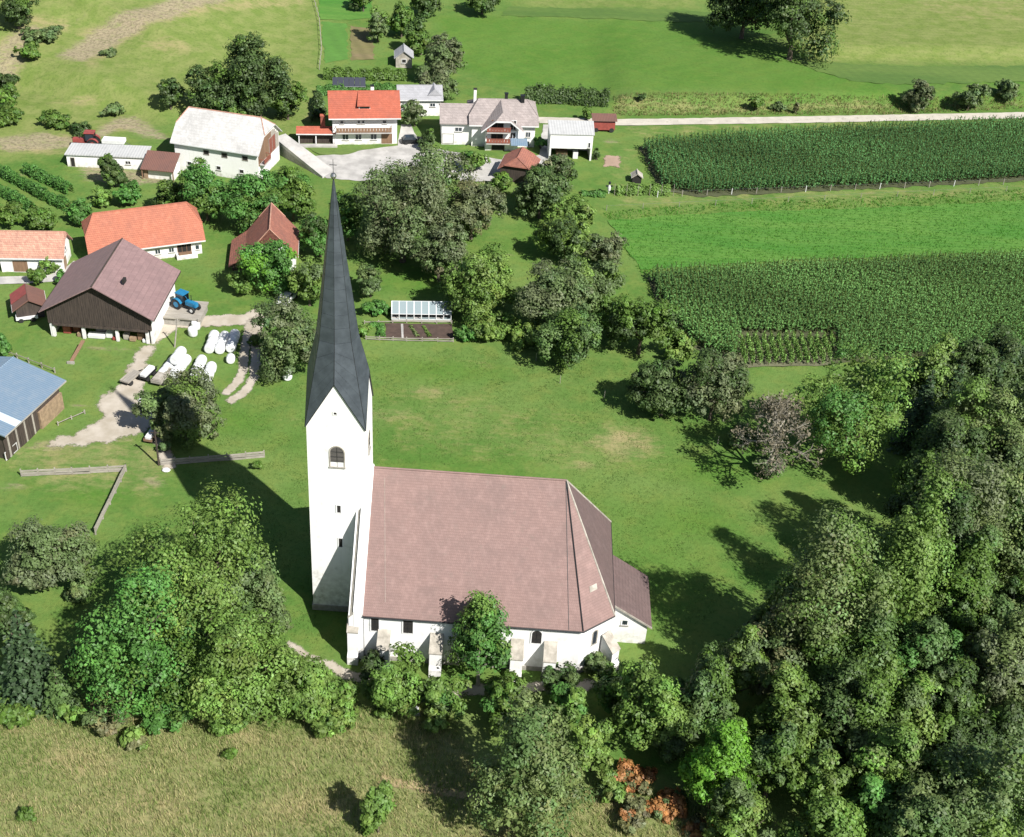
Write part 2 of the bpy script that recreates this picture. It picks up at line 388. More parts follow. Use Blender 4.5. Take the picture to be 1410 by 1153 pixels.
for q in [(600, 510, 110, .3), (980, 650, 90, .5), (950, 720, 80, .8), (330, 580, 60, .6), (130, 680, 60, .5), (250, 400, 60, .6), (580, 390, 60, .6), (740, 340, 50, 1.2)]:
    lush = np.maximum(lush, .6 * blob(Pn, *q))
z1 = np.zeros((len(P), 3)); z2 = np.zeros((len(P), 3))
z1[near] = np.stack([dry, dirt, lush], 1); z2[near] = np.stack([pale, tall, mown], 1)
gm, t, b = nodes('meadow_ground')
pos = N(t, 'ShaderNodeNewGeometry').outputs['Position']
a1 = N(t, 'ShaderNodeAttribute'); a1.attribute_name = 'zone_wear'; a2 = N(t, 'ShaderNodeAttribute'); a2.attribute_name = 'zone_kind'
s1 = N(t, 'ShaderNodeSeparateColor'); t.links.new(a1.outputs['Color'], s1.inputs[0])
s2 = N(t, 'ShaderNodeSeparateColor'); t.links.new(a2.outputs['Color'], s2.inputs[0])
nb, nm_, nf, nff = noise(t, .045, 5, .6, pos), noise(t, .3, 5, .65, pos), noise(t, 1.6, 5, .7, pos), noise(t, 7, 4, .7, pos)
smap = N(t, 'ShaderNodeMapping'); smap.inputs['Scale'].default_value = (.35, 1.0, 1.0); smap.inputs['Rotation'].default_value = (0, 0, .25); t.links.new(pos, smap.inputs[0])
nst = noise(t, 1.1, 6, .72, smap.outputs[0])
def broken(v, amp=.7, lo=.3, hi=.75, n=None):
    return rampf(t, math_(t, 'ADD', v, math_(t, 'MULTIPLY', math_(t, 'SUBTRACT', n or nm_, .5), amp)), lo, hi)
G1, G2 = (.076, .158, .029), (.124, .196, .048)
col = mixc(t, rampf(t, nb, .35, .65), G1, G2)
col = mixc(t, math_(t, 'MULTIPLY', rampf(t, nm_, .42, .66), .6), col, (.150, .195, .045))
col = mixc(t, math_(t, 'MULTIPLY', s1.outputs[2], .9), col, (.068, .165, .018))
col = mixc(t, s2.outputs[0], col, mixc(t, rampf(t, nm_, .35, .65), (.15, .195, .045), (.215, .235, .08)))
col = mixc(t, s2.outputs[1], col, mixc(t, rampf(t, nf, .3, .7), (.13, .175, .048), (.26, .25, .115)))
wv = N(t, 'ShaderNodeTexWave', bands_direction='Y'); wv.inputs['Scale'].default_value = .16; wv.inputs['Distortion'].default_value = 3.5; wv.inputs['Detail'].default_value = 2
wv.inputs['Detail Scale'].default_value = .3
t.links.new(pos, wv.inputs['Vector'])
col = mixc(t, math_(t, 'MULTIPLY', wv.outputs['Fac'], math_(t, 'MULTIPLY', s2.outputs[2], .35)), col, (.13, .19, .04))
col = mixc(t, rampf(t, math_(t, 'ADD', s1.outputs[0], math_(t, 'ADD', math_(t, 'MULTIPLY', math_(t, 'SUBTRACT', nst, .5), 1.5), math_(t, 'MULTIPLY', math_(t, 'SUBTRACT', nm_, .5), .9))), .3, 1.25), col, mixc(t, nf, (.26, .21, .10), (.40, .32, .18)))
col = mixc(t, rampf(t, math_(t, 'ADD', s1.outputs[1], math_(t, 'ADD', math_(t, 'MULTIPLY', math_(t, 'SUBTRACT', nst, .5), 1.2), math_(t, 'MULTIPLY', math_(t, 'SUBTRACT', nf, .5), .8))), .35, .95), col, mixc(t, rampf(t, nf, .3, .7), (.36, .30, .20), (.22, .17, .12)))
col = mixc(t, math_(t, 'MULTIPLY', rampf(t, nst, .5, .74), .4), col, (.15, .20, .05))
col = mixc(t, math_(t, 'MULTIPLY', rampf(t, nf, .45, .72), .42), col, (.040, .082, .014))
col = mixc(t, math_(t, 'MULTIPLY', rampf(t, nff, .5, .75), .35), col, (.04, .06, .015))
t.links.new(col, b.inputs['Base Color']); b.inputs['Roughness'].default_value = .95; b.inputs['Specular IOR Level'].default_value = .15
bump(t, b, math_(t, 'ADD', nff, math_(t, 'MULTIPLY', nf, 1.5)), .5, .12)
g = link('ground', np_mesh('ground', np.c_[P, Z], F, {'zone_wear': z1, 'zone_kind': z2}, smooth=True), None, gm); g['kind'] = 'structure'

def sheet(name, px, mat, lift=.07, step=2.0, wob=.35, kind='structure', world=None, label=None, edge=0):
    """a thin sheet lying on the terrain inside a polygon"""
    poly = world or wpoly(px); pts = []
    for i in range(len(poly)):
        a = Vector(poly[i]); bb = Vector(poly[(i + 1) % len(poly)]); n = max(1, int((bb - a).length / 1.2))
        nrm = Vector((bb.y - a.y, a.x - bb.x)); nrm.normalize()
        for k in range(n): pts.append(a.lerp(bb, k / n) + nrm * (random.uniform(-wob, wob) if k else 0))
    nb_ = len(pts); arr = np.array([tuple(p) for p in pts]); lo, hi = arr.min(0), arr.max(0)
    gx, gy = np.meshgrid(np.arange(lo[0], hi[0], step), np.arange(lo[1], hi[1], step)); q = np.stack([gx.ravel(), gy.ravel()], 1)
    q = q[inpoly(q, arr)]
    if len(q): q = q[pdist(q, [tuple(p) for p in arr]) > .5]
    vs = pts + [Vector(p) for p in q]
    ov, _, of, *_ = delaunay_2d_cdt(vs, [(i, (i + 1) % nb_) for i in range(nb_)], [], 1, 1e-4)
    me = bpy.data.meshes.new(name)
    me.from_pydata([(v.x, v.y, float(terr(v.x, v.y)) + lift) for v in ov], [], [tuple(f) for f in of])
    bm = bmesh.new(); bm.from_mesh(me); bmesh.ops.recalc_face_normals(bm, faces=bm.faces)
    if bm.faces and sum(f.normal.z for f in bm.faces) < 0: bmesh.ops.reverse_faces(bm, faces=bm.faces)
    bm.to_mesh(me); bm.free()
    if edge:
        co = np.array([tuple(v.co)[:2] for v in me.vertices]); dd = pdist(co, [tuple(q_) for q_ in arr]); a_ = me.attributes.new('edge_blend', 'FLOAT', 'POINT'); a_.data.foreach_set('value', np.clip(dd / edge, 0, 1).astype(np.float32))
    o = link(name, me, None, mat); o['kind'] = kind
    return o
def strip(name, px, wid, mat, lift=.09, world=None, edge=0):
    c = [Vector(p) for p in (world or wpoly(px))]; L, Rr = [], []
    for i, p in enumerate(c):
        d = (c[min(i + 1, len(c) - 1)] - c[max(i - 1, 0)]).normalized(); n = Vector((-d.y, d.x))
        L.append(tuple(p + n * wid / 2)); Rr.append(tuple(p - n * wid / 2))
    return sheet(name, None, mat, lift, .45 if edge else 2.5, .12, world=L + Rr[::-1], edge=edge)
def field_mat(name, c, c2, stripes=.2, sc=.6, ax='X', fine=.4):
    m, t, b = nodes(name); pos = N(t, 'ShaderNodeNewGeometry').outputs['Position']
    mp_ = N(t, 'ShaderNodeMapping'); mp_.inputs['Scale'].default_value = (.22, 1.3, 1); mp_.inputs['Rotation'].default_value = (0, 0, -.06); t.links.new(pos, mp_.inputs[0]); pos = mp_.outputs[0]
    wv = N(t, 'ShaderNodeTexWave', bands_direction=ax); wv.inputs['Scale'].default_value = sc; wv.inputs['Distortion'].default_value = 2.5; wv.inputs['Detail'].default_value = 3
    t.links.new(pos, wv.inputs['Vector'])
    col = mixc(t, rampf(t, noise(t, .12, 6, .65, pos), .32, .68), c, c2)
    col = mixc(t, math_(t, 'MULTIPLY', wv.outputs['Fac'], stripes), col, tuple(v * .55 for v in c))
    col = mixc(t, math_(t, 'MULTIPLY', rampf(t, noise(t, 3.0, 5, .7, pos), .42, .7), fine), col, tuple(v * .4 for v in c))
    t.links.new(col, b.inputs['Base Color']); b.inputs['Roughness'].default_value = .95
    bump(t, b, noise(t, 3.0, 5, .7, pos), .6, .15); return m
m_gravel = plain('white_gravel', (.50, .46, .385), .95, .2, .5, 5)
def worn(name, c, c2):
    m = plain(name, c, .95, .35, .35, 3, c2=c2); t = m.node_tree; pos = N(t, 'ShaderNodeNewGeometry').outputs['Position']
    a = N(t, 'ShaderNodeAttribute'); a.attribute_name = 'edge_blend'
    n = math_(t, 'ADD', math_(t, 'MULTIPLY', math_(t, 'SUBTRACT', noise(t, .9, 5, .7, pos), .5), 1.5), math_(t, 'MULTIPLY', math_(t, 'SUBTRACT', noise(t, 4, 4, .7, pos), .5), .7))
    f = rampf(t, math_(t, 'ADD', a.outputs['Fac'], n), .08, .5)
    tr = N(t, 'ShaderNodeBsdfTransparent'); mx = N(t, 'ShaderNodeMixShader'); t.links.new(f, mx.inputs[0]); t.links.new(tr.outputs[0], mx.inputs[1])
    t.links.new(t.nodes['Principled BSDF'].outputs[0], mx.inputs[2]); t.links.new(mx.outputs[0], t.nodes['Material Output'].inputs[0]); return m
m_dirt = worn('farmyard_dirt', (.47, .42, .35), (.33, .285, .215))
m_cornsoil = plain('corn_field_soil', (.075, .085, .035), .95, .4, .8, 5)
m_crop = field_mat('bright_green_crop', (.046, .172, .012), (.10, .215, .028), .25, .25, 'Y')
m_clover = field_mat('clover_plot', (.07, .185, .022), (.085, .21, .03), .2, .4, 'X')
m_brownplot = field_mat('brownish_plot', (.16, .15, .05), (.2, .15, .08), .4, .5, 'X')

strip('gravel_road', [(742, 166), (800, 167.5), (850, 169), (900, 168.5), (1000, 167), (1100, 165.5), (1200, 163.5), (1300, 161.5), (1420, 159), (1600, 154)], 3.0, m_gravel)
strip('grass_median', [(860, 168.8), (1000, 167), (1100, 165.5), (1200, 163.5), (1300, 161.5), (1420, 159)], .9, worn('verge_turf', (.22, .23, .10), (.16, .19, .06)), .12, edge=.6)
sheet('farmyard_dirt', [(172, 505), (160, 530), (136, 545), (130, 562), (140, 574), (112, 590), (66, 608), (60, 618), (100, 616), (150, 614), (200, 598), (222, 585), (228, 565), (206, 552), (200, 535), (205, 500), (225, 470), (205, 466), (185, 485)], m_dirt, .07, .7, .5, edge=1.6)
strip('farm_track', [(235, 648), (222, 610), (215, 580)], 2.2, m_dirt, edge=1.0)
strip('farm_track', [(205, 470), (240, 446), (290, 443), (340, 440), (362, 430)], 3.4, m_dirt, edge=1.0)
strip('wheel_rut', [(347, 436), (340, 465), (336, 490), (335, 510), (326, 528), (308, 545)], 1.7, m_dirt, edge=.7)
strip('wheel_rut', [(358, 440), (350, 468), (352, 495), (350, 520), (338, 540), (312, 556)], 1.7, m_dirt, edge=.7)
sheet('concrete_lane', [(398, 203), (428, 216), (470, 212), (510, 206), (548, 201), (552, 172), (566, 172), (580, 202), (640, 212), (700, 222), (742, 214), (748, 172), (760, 172), (756, 226), (700, 250), (640, 250), (560, 235), (500, 250), (450, 246), (420, 232)], M['concrete'], .06, 2.5, .15)
sheet('church_path', [(395, 880), (430, 900), (485, 922), (610, 945), (840, 935), (840, 950), (620, 962), (470, 936), (420, 912), (390, 890)], m_dirt, .07, .6, .3, edge=.9)
strip('meadow_path', [(520, 1072), (580, 1085), (640, 1096), (720, 1118)], 1.5, worn('trodden_dry_grass', (.38, .29, .16), (.28, .22, .11)), .06, edge=.8)
strip('farm_drive', [(-60, 388), (-10, 387), (40, 386), (70, 384), (92, 375), (110, 362)], 2.2, M['concrete'])
sheet('crop_field', [(836, 304), (1000, 293), (1420, 276), (1600, 268), (1600, 342), (1420, 346), (1100, 358), (930, 368), (882, 372), (868, 352), (850, 322)], m_crop, .08, 3)
sheet('corn_field_soil', [(880, 203), (1000, 192), (1420, 172), (1600, 165), (1600, 243), (1420, 249), (1100, 265), (960, 272), (908, 262)], m_cornsoil, .08, 3)
sheet('corn_field_soil', [(890, 383), (1100, 372), (1420, 358), (1600, 352), (1600, 480), (1400, 480), (1145, 502), (1020, 506), (950, 478), (905, 415)], m_cornsoil, .08, 3)
m_bank = field_mat('long_bank_grass', (.062, .128, .016), (.10, .165, .026), .1)
sheet('grass_bank', [(1085, 76), (1125, 87), (1250, 91), (1420, 92), (1550, 90), (1550, 108), (1420, 112), (1240, 117), (1180, 113), (1125, 99)], m_bank, .07, 2.0, .6)
sheet('grass_bank', [(700, 10), (800, 12), (900, 13), (985, 18), (1020, 30), (900, 30), (790, 25), (690, 22)], m_bank, .07, 2.0, .6)
sheet('crop_row_soil', [(1016, 470), (1150, 471), (1146, 504), (1018, 507)], plain('pale_crop_row_soil', (.15, .15, .085), .95, .3, 1, 6), .14, 2.0, .2)
sheet('clover_plot', [(440, -30), (498, -30), (520, 25), (478, 28), (440, 27)], m_crop, .07, 3)
sheet('clover_plot', [(443, 30), (476, 33), (480, 82), (447, 88)], m_clover, .07, 3)
sheet('vegetable_plot', [(482, 36), (512, 40), (516, 82), (484, 84)], m_brownplot, .07, 3)
sheet('vegetable_plot', [(832, 214), (856, 215), (854, 232), (828, 231)], worn('bare_pinkish_soil', (.36, .25, .19), (.28, .2, .14)), .07, .7, edge=.8)
sheet('garden_lawn', [(425, 204), (505, 206), (480, 213), (440, 213)], field_mat('clipped_lawn', (.10, .17, .03), (.14, .19, .045), .1), .075, 2)

# ------------------------------------------------------------------ the church
CH = thing('church', 'white gothic church with a slim dark spire and long brown tiled roof', 'church', (-13.322, 102.976, 0), R(-1.734))
def arch_pts(u, z0, w_, h, y, n=8, flip=1):
    """outline of a round-arched opening in the plane y"""
    r = w_ / 2; p = [(u - r, y, z0), (u + r, y, z0)]
    for i in range(n + 1):
        a = math.pi * i / n; p.append((u + r * math.cos(a), y, z0 + h - r + r * math.sin(a)))
    return p
def church_window(parent, u, z0, w_, h, y, bars=(2, 3), mat='glass', arched=True, ux=(1, 0), org=(0, 0), deep=.03, surround=None, sill=True):
    """window in a wall: surround ring, dark pane and bars; ux = wall direction, org = wall origin"""
    def T(p): return (org[0] + ux[0] * p[0] + ux[1] * p[1], org[1] + ux[1] * p[0] - ux[0] * -p[1], p[2])
    out = arch_pts(u, z0, w_ + .24, h + .12, y) if arched else [(u - w_ / 2 - .12, y, z0), (u + w_ / 2 + .12, y, z0), (u + w_ / 2 + .12, y, z0 + h + .12), (u - w_ / 2 - .12, y, z0 + h + .12)]
    inn = arch_pts(u, z0 + .02, w_, h - .02, y) if arched else [(u - w_ / 2, y, z0 + .02), (u + w_ / 2, y, z0 + .02), (u + w_ / 2, y, z0 + h), (u - w_ / 2, y, z0 + h)]
    f = MB(); n = len(out)
    for i in range(n):
        j = (i + 1) % n
        f.slab([T(out[i]), T(out[j]), T(inn[j]), T(inn[i])], Vector(T((0, -.07, 0))) - Vector(T((0, 0, 0))))
    win = f.build('window', M[surround or 'plaster'], parent)
    pn = MB(); pn.slab([T((p[0], p[1] - .005, p[2])) for p in inn], Vector(T((0, -.012, 0))) - Vector(T((0, 0, 0)))); pn.build('pane', M[mat], win)
    bb = MB()
    for i in range(1, bars[0] + 1):
        x = u - w_ / 2 + w_ * i / (bars[0] + 1); bb.tube(T((x, y - .035, z0)), T((x, y - .035, z0 + h - (.12 if arched else .02))), .022, n=5)
    for i in range(1, bars[1] + 1):
        z = z0 + h * i / (bars[1] + 1); bb.tube(T((u - w_ / 2, y - .038, z)), T((u + w_ / 2, y - .038, z)), .022, n=5)
    if bars[0] or bars[1]: bb.build('grille', M['darkmetal'], win)
    if sill: MB().slab([T((u - w_ / 2 - .15, y, z0 - .14)), T((u + w_ / 2 + .15, y, z0 - .14)), T((u + w_ / 2 + .15, y, z0 - .01)), T((u - w_ / 2 - .15, y, z0 - .01))], Vector(T((0, -.14, 0))) - Vector(T((0, 0, 0)))).build('sill', M['stone'], win)
    return win
h = 2.88; HT, HG, HS, HB = 24.9, 29.95, 50.1, 34.0
tw = MB(); pr = [(h, 0, HG - .12), (0, h, HG - .12), (-h, 0, HG - .12), (0, -h, HG - .12)]; cr = [(-h, -h), (h, -h), (h, h), (-h, h)]
gp = [(0, -h), (h, 0), (0, h), (-h, 0)]
for i in range(4):
    a, bq, m_ = cr[i], cr[(i + 1) % 4], gp[i]
    tw.poly([(a[0] * 1.035, a[1] * 1.035, -.5), (bq[0] * 1.035, bq[1] * 1.035, -.5), (bq[0], bq[1], HT), (m_[0], m_[1], HG - .1), (a[0], a[1], HT)])
tower = tw.build('tower_wall', M['tower_plaster'], CH)
# plinth course at the tower's foot
q = h * 1.035 + .12
MB().box(-q, q, -q, q, -.4, .75).build('plinth', M['stone'], CH)
church_window(CH, .08, 20.0, 1.35, 2.5, -h, (1, 3), 'louvre', surround='coping')
church_window(CH, .12, 14.0, .38, 1.0, -h * 1.015, (0, 0), 'dark', False, sill=False)
church_window(CH, .2, 9.3, .38, 1.25, -h * 1.02, (0, 0), 'dark', False, sill=False)
church_window(CH, .02, 26.4, .28, .32, -h, (0, 0), 'dark', False, sill=False)
church_window(CH, 0, 20.1, 1.1, 2.35, -h, (1, 3), 'louvre', ux=(0, 1), surround='coping')
church_window(CH, 0, 20.1, 1.1, 2.35, -h, (1, 3), 'louvre', ux=(0, -1), surround='coping')
# spire: eight folded facets, each clad in metal panels
ov = 1.035
ring_lo, ring_hi = [], []
for i in range(8):
    a = R(-90 + 45 * i)
    if i % 2 == 0: ring_lo.append(Vector((math.cos(a) * h * ov, math.sin(a) * h * ov, HG + .06)))
    else: ring_lo.append(Vector((math.cos(a) * h * ov * 1.4142, math.sin(a) * h * ov * 1.4142, HT - .12)))
    r = 2.02 if i % 2 == 0 else 2.12
    ring_hi.append(Vector((math.cos(a) * r, math.sin(a) * r, HB)))
tip = Vector((0, 0, HS))
sp = MB()
for i in range(8):
    j = (i + 1) % 8
    sp.poly([ring_lo[i], ring_lo[j], ring_hi[j]]); sp.poly([ring_lo[i], ring_hi[j], ring_hi[i]]); sp.poly([ring_hi[i], ring_hi[j], tip])
spire = sp.build('spire', M['spire_core'], CH)
def panel(a, b_, c, d_, lift=.03):
    n = (b_ - a).cross(d_ - a)
    if n.length < 1e-6: n = (c - a).cross(d_ - a)
    n.normalize(); ce = (a + b_ + c + d_) / 4
    if n.dot(Vector((ce.x, ce.y, 1.0))) < 0: n = -n
    lift += random.uniform(-.01, .012)
    qs = [p.lerp(ce, .018) + n * (lift - .035) for p in (a, b_, c, d_)]
    if (qs[2] - qs[3]).length < .02: qs = qs[:3]
    MB().slab(qs, n * .035).build('panel', M['spire_sheet'], spire)
for i in range(8):
    j = (i + 1) % 8; rows = 5
    for k in range(rows):
        t0, t1 = k / rows, (k + 1) / rows
        panel(ring_lo[i].lerp(ring_hi[i], t0), ring_lo[j].lerp(ring_hi[j], t0), ring_lo[j].lerp(ring_hi[j], t1), ring_lo[i].lerp(ring_hi[i], t1), .05)
    rows = 13
    for k in range(rows):
        t0, t1 = (k / rows) ** .92, ((k + 1) / rows) ** .92
        panel(ring_hi[i].lerp(tip, t0), ring_hi[j].lerp(tip, t0), ring_hi[j].lerp(tip, t1), ring_hi[i].lerp(tip, t1), .04)
rc = MB()
for i in range(8):
    rc.tube(ring_lo[i], ring_hi[i], .055, n=5); rc.tube(ring_hi[i], tip, .05, .03, n=5)
    rc.tube(ring_lo[i], ring_lo[(i + 1) % 8], .06, n=5)
rc.build('ridge_roll', M['darkmetal'], spire)
fin = MB().tube((0, 0, HS - .6), (0, 0, HS + 1.2), .04, .02).build('finial', M['darkmetal'], CH)
MB().lathe([(.02, HS - .12), (.18, HS - .04), (.28, HS + .16), (.28, HS + .22), (.18, HS + .42), (.02, HS + .5)]).build('ball', M['gold'], fin)
cx_ = MB(); cx_.box(-.32, .32, -.02, .02, HS + 1.2, HS + 1.25); cx_.box(-.02, .02, -.021, .021, HS + .5, HS + 1.75); cx_.build('cross', M['darkmetal'], fin)

# nave with a three-sided east end
B_, HR, HE, X0, X1, XA, XB, CB = 9.97, 17.95, 6.57, 3.38, 23.155, 25.797, 29.08, 7.36
fp = [(X0 - 1.0, -B_ + .35), (XA - .1, -B_ + .35), (XB - .35, -CB + .15), (XB - .35, CB - .15), (XA - .1, B_ - .35), (X0 - 1.0, B_ - .35)]
nv = MB(); nv.slab([(x, y, -.5) for x, y in fp], (0, 0, HE + .45)); nave = nv.build('nave_wall', M['plaster'], CH)
MB().slab([(x * 1.004 + (.06 if x > 10 else -.06), y * 1.008, -.45) for x, y in fp], (0, 0, 1.05)).build('plinth', M['stone'], CH)
th = Vector((0, 0, -.22))
W0, W1 = Vector((X0, 0, HR)), Vector((X1, 0, HR)); e = [Vector((X0, -B_, HE)), Vector((XA, -B_, HE)), Vector((XB, -CB, HE)), Vector((XB, CB, HE)), Vector((XA, B_, HE)), Vector((X0, B_, HE))]
rf = MB()
for pts in ([W0, e[0], e[1], W1], [W1, e[1], e[2]], [W1, e[4], e[5], W0]): rf.slab(pts, th)
roof = rf.build('nave_roof', M['church_tile'], CH)
MB().slab([W1, e[2], e[3]], th).slab([W1, e[3], e[4]], th).build('apse_roof', M['church_tile_dark'], CH, label='darker brown tiled end of the roof')
def seam(a, b_, r, mat, name='hip_ridge', sink=0):
    MB().tube(a + Vector((0, 0, sink)), b_ + Vector((0, 0, sink)), r, n=6).build(name, M[mat], roof)
seam(W0, W1, .11, 'church_tile', 'ridge')
for k, r, mt in ((1, .085, 'darkmetal'), (2, .1, 'coping'), (3, .1, 'coping'), (4, .085, 'darkmetal')): seam(W1, e[k], r, mt)
sm = Vector((24.35, -B_, HE)); MB().tube(W1 + Vector((-.05, 0, .05)), sm + Vector((0, 0, .04)), .028, n=4).build('lightning_cable', M['darkmetal'], roof)
MB().tube(e[0].lerp(W0, .1) + Vector((2.2, 0, .03)), e[0].lerp(W0, .93) + Vector((1.2, 0, .03)), .02, n=4).build('lightning_cable', M['coping'], roof)
# repaired tile patch near the east hip
pa = [W1.lerp(e[1], .78).lerp(W1.lerp(e[2], .78), u) for u in (.42, .72)] + [W1.lerp(e[1], .74).lerp(W1.lerp(e[2], .74), u) for u in (.75, .45)]
n_ = (e[2] - e[1]).cross(W1 - e[1]).normalized(); MB().slab([p + n_ * .012 for p in pa], n_ * .02).build('roof_patch', M['coping'], roof)
gt = MB()
for k in range(5): gt.tube(e[k] + Vector((0, -.03 if k < 2 else 0, -.16)), e[k + 1] + Vector((0, 0, -.16)), .09, n=6)
gt.build('gutter', M['darkmetal'], CH)
dp = MB(); dp.tube((X0 + .05, -B_ + .2, HE - .2), (X0 + .05, -B_ + .24, .4), .06, n=6); dp.build('downpipe', M['metal'], CH)
# west gable with its raised parapet and the lower outer coping
def gable(x0, x1, dz, name, mat, bw=0):
    bb = B_ + bw; m = MB(); lo = 0.2
    pts = [(x0, -bb, lo), (x0, bb, lo), (x0, bb, HE + dz), (x0, 0, HR + dz), (x0, -bb, HE + dz)]
    return m.slab(pts, (x1 - x0, 0, 0)).build(name, M[mat], CH)
gable(2.42, X0 + .02, .42, 'gable_parapet', 'plaster', -.05)
gable(1.92, 2.40, -.15, 'west_gable', 'plaster', -.08)
cp = MB()
for sgn in (-1, 1):
    cp.slab([(1.86, sgn * B_, HE - .55), (2.415, sgn * B_, HE + .05), (2.415, 0, HR + .05), (1.86, 0, HR - .55)], (0, 0, .12))
cp.build('gable_coping', M['coping'], CH)
# buttresses with sloping stone tops
def buttress(x, y, dx, dy, wid=1.25, out=1.7, hz=4.3, foot=.35):
    d = Vector((dx, dy, 0)).normalized(); s_ = Vector((-d.y, d.x, 0)); o = Vector((x, y, 0))
    def q(u, v, z): return tuple(o + d * u + s_ * v + Vector((0, 0, z)))
    m = MB(); hw = wid / 2
    prof = [(-.35, -.5), (out + foot, -.5), (out + foot, 1.1), (out, 1.4), (out, hz - 1.15), (-.35, hz + .25)]
    m.slab([q(u, -hw, z) for u, z in prof], s_ * wid); bt = m.build('buttress', M['plaster'], CH)
    MB().slab([q(out + .08, -hw - .06, hz - 1.16), q(out + .08, hw + .06, hz - 1.16), q(-.3, hw + .06, hz + .28), q(-.3, -hw - .06, hz + .28)], (0, 0, .12)).build('weathering', M['coping'], bt)
for x in (5.6, 11.0, 19.3, 22.7): buttress(x, -B_ + .35, 0, -1)
buttress(2.35, -B_ + .5, 0, -1, 1.1, .75, 5.4, .5)
buttress((XA + XB) / 2 + 1.2, -CB - .5, .72, -.7, 1.1, 1.3, 3.9)
for x in (5.6, 11.0, 16.5, 22.7): buttress(x, B_ - .35, 0, 1)
for x, ww, hh, arched in ((4.6, .8, 1.9, False), (8.0, 1.0, 2.0, False), (15.1, .95, 1.9, True), (21.2, 1.0, 1.9, True)):
    church_window(CH, x, 4.15 if not arched else 4.0, ww, hh, -B_ + .345, (1, 2), 'dark', arched, sill=False)
dd = Vector((XB - XA - .25, B_ - .35 - CB + .15, 0)).normalized()
church_window(CH, 2.0, 3.3, .55, 1.9, 0, (1, 3), 'glass', True, ux=(dd.x, dd.y), org=(XA - .1, -B_ + .347), surround='coping')
# sacristy lean-to at the east end
sy0, sy1, sx1 = -4.9, 3.0, 33.4
sc = MB(); SX = XB - .36
for y in (sy0 + .25,):
    sc.slab([(SX, y, -.5), (sx1 - .35, y, -.5), (sx1 - .35, y, 2.75), (SX, y, 5.6)], (0, sy1 - sy0 - .5, 0))
sc.build('sacristy_wall', M['plaster'], CH)
MB().slab([(SX - .0, sy0, 5.95), (sx1 + .1, sy0, 2.75), (sx1 + .1, sy1, 2.75), (SX - .0, sy1, 5.95)], (0, 0, -.2)).build('sacristy_roof', M['church_tile_dark'], CH)
MB().slab([(SX - .0, sy0 - .07, 5.98), (sx1 + .12, sy0 - .07, 2.76), (sx1 + .12, sy0 - .07, 2.52), (SX, sy0 - .07, 5.74)], (0, .06, 0)).build('verge_board', M['coping'], CH)
church_window(CH, 30.6, 2.6, .55, .7, sy0 + .25, (1, 1), 'glass', False)
MB().box(31.5, 32.2, sy0 + .6, sy0 + 1.25, 3.3, 4.0).build('vent_stack', M['stone'], CH) if False else None

# ------------------------------------------------------------------ houses and barns
def house(name, label, cat, x, y, az, L, W, he, hr, Lr=None, wall='housewhite', roofm='orange_tile', hip=0.0, inset=.5, gin=.45, fascia='whitepaint', thick=.16, base=None, gable_wall=None, ridge_mat=None):
    """ridge along local X; hip = part of the gable (0..1 from the eaves) below which the gable stays upright; 1 = plain gable"""
    z = float(terr(x, y)); o = thing(name, label, cat, (x, y, z), R(az)); Lr = L if Lr is None else Lr
    hw, hl = W / 2, L / 2; zh = he + (hr - he) * hip; yh = hw * (1 - hip)
    wl = MB(); a, c = hl - gin, hw - inset; zw = he + (hr - he) * (inset / hw) - thick
    kz = (hr - he) / hw
    if hip >= .999: prof = [(-c, -.6), (c, -.6), (c, zw), (0, hr - thick - .02), (-c, zw)]
    else:
        zt = max(zw + .01, zh - thick - .25); yt = max(.02, (hr - thick - zt) / kz)
        prof = [(-c, -.6), (c, -.6), (c, zw), (yt, zt), (-yt, zt), (-c, zw)] if yt < c else [(-c, -.6), (c, -.6), (c, zw), (-c, zw)]
    wl.slab([(-a, yy, zz if zz > -.5 else (base or zz)) for yy, zz in prof], (2 * a, 0, 0)); wl.build('wall', M[wall], o)
    r = MB(); d = (0, 0, -thick); lr = Lr / 2
    for s in (-1, 1):
        if hip >= .999: pts = [(-hl, s * hw, he), (hl, s * hw, he), (lr, 0, hr), (-lr, 0, hr)]
        else: pts = [(-hl, s * hw, he), (hl, s * hw, he)] + ([(hl, s * yh, zh)] if hip > .01 else []) + [(lr, 0, hr), (-lr, 0, hr)] + ([(-hl, s * yh, zh)] if hip > .01 else [])
        r.slab(pts, d)
        if hip < .999: r.slab([(s * hl, -yh, zh), (s * hl, yh, zh), (s * lr, 0, hr)], d)
    rf = r.build('roof', M[roofm], o)
    rm = MB().tube((-lr, 0, hr), (lr, 0, hr), .11, n=6)
    if hip < .999:
        for s in (-1, 1):
            for s2 in (-1, 1): rm.tube((s * hl, s2 * yh, zh), (s * lr, 0, hr), .09, n=6)
    rm.build('ridge', M[ridge_mat or roofm], rf)
    fb = MB()
    for s in (-1, 1):
        fb.box(-hl + .02, hl - .02, s * hw - (.0 if s > 0 else .04), s * hw + (.04 if s > 0 else .0), he - thick - .06, he - .02)
    fb.build('fascia', M[fascia], rf)
    o['_d'] = 0; del o['_d']
    return o
def wall_frame(o, side, L, W, inset=.5, gin=.45):
    c, a = W / 2 - inset, L / 2 - gin
    return {'f': (Vector((0, -c, 0)), Vector((1, 0, 0)), Vector((0, -1, 0))), 'b': (Vector((0, c, 0)), Vector((-1, 0, 0)), Vector((0, 1, 0))),
            'r': (Vector((a, 0, 0)), Vector((0, 1, 0)), Vector((1, 0, 0))), 'l': (Vector((-a, 0, 0)), Vector((0, -1, 0)), Vector((-1, 0, 0)))}[side]
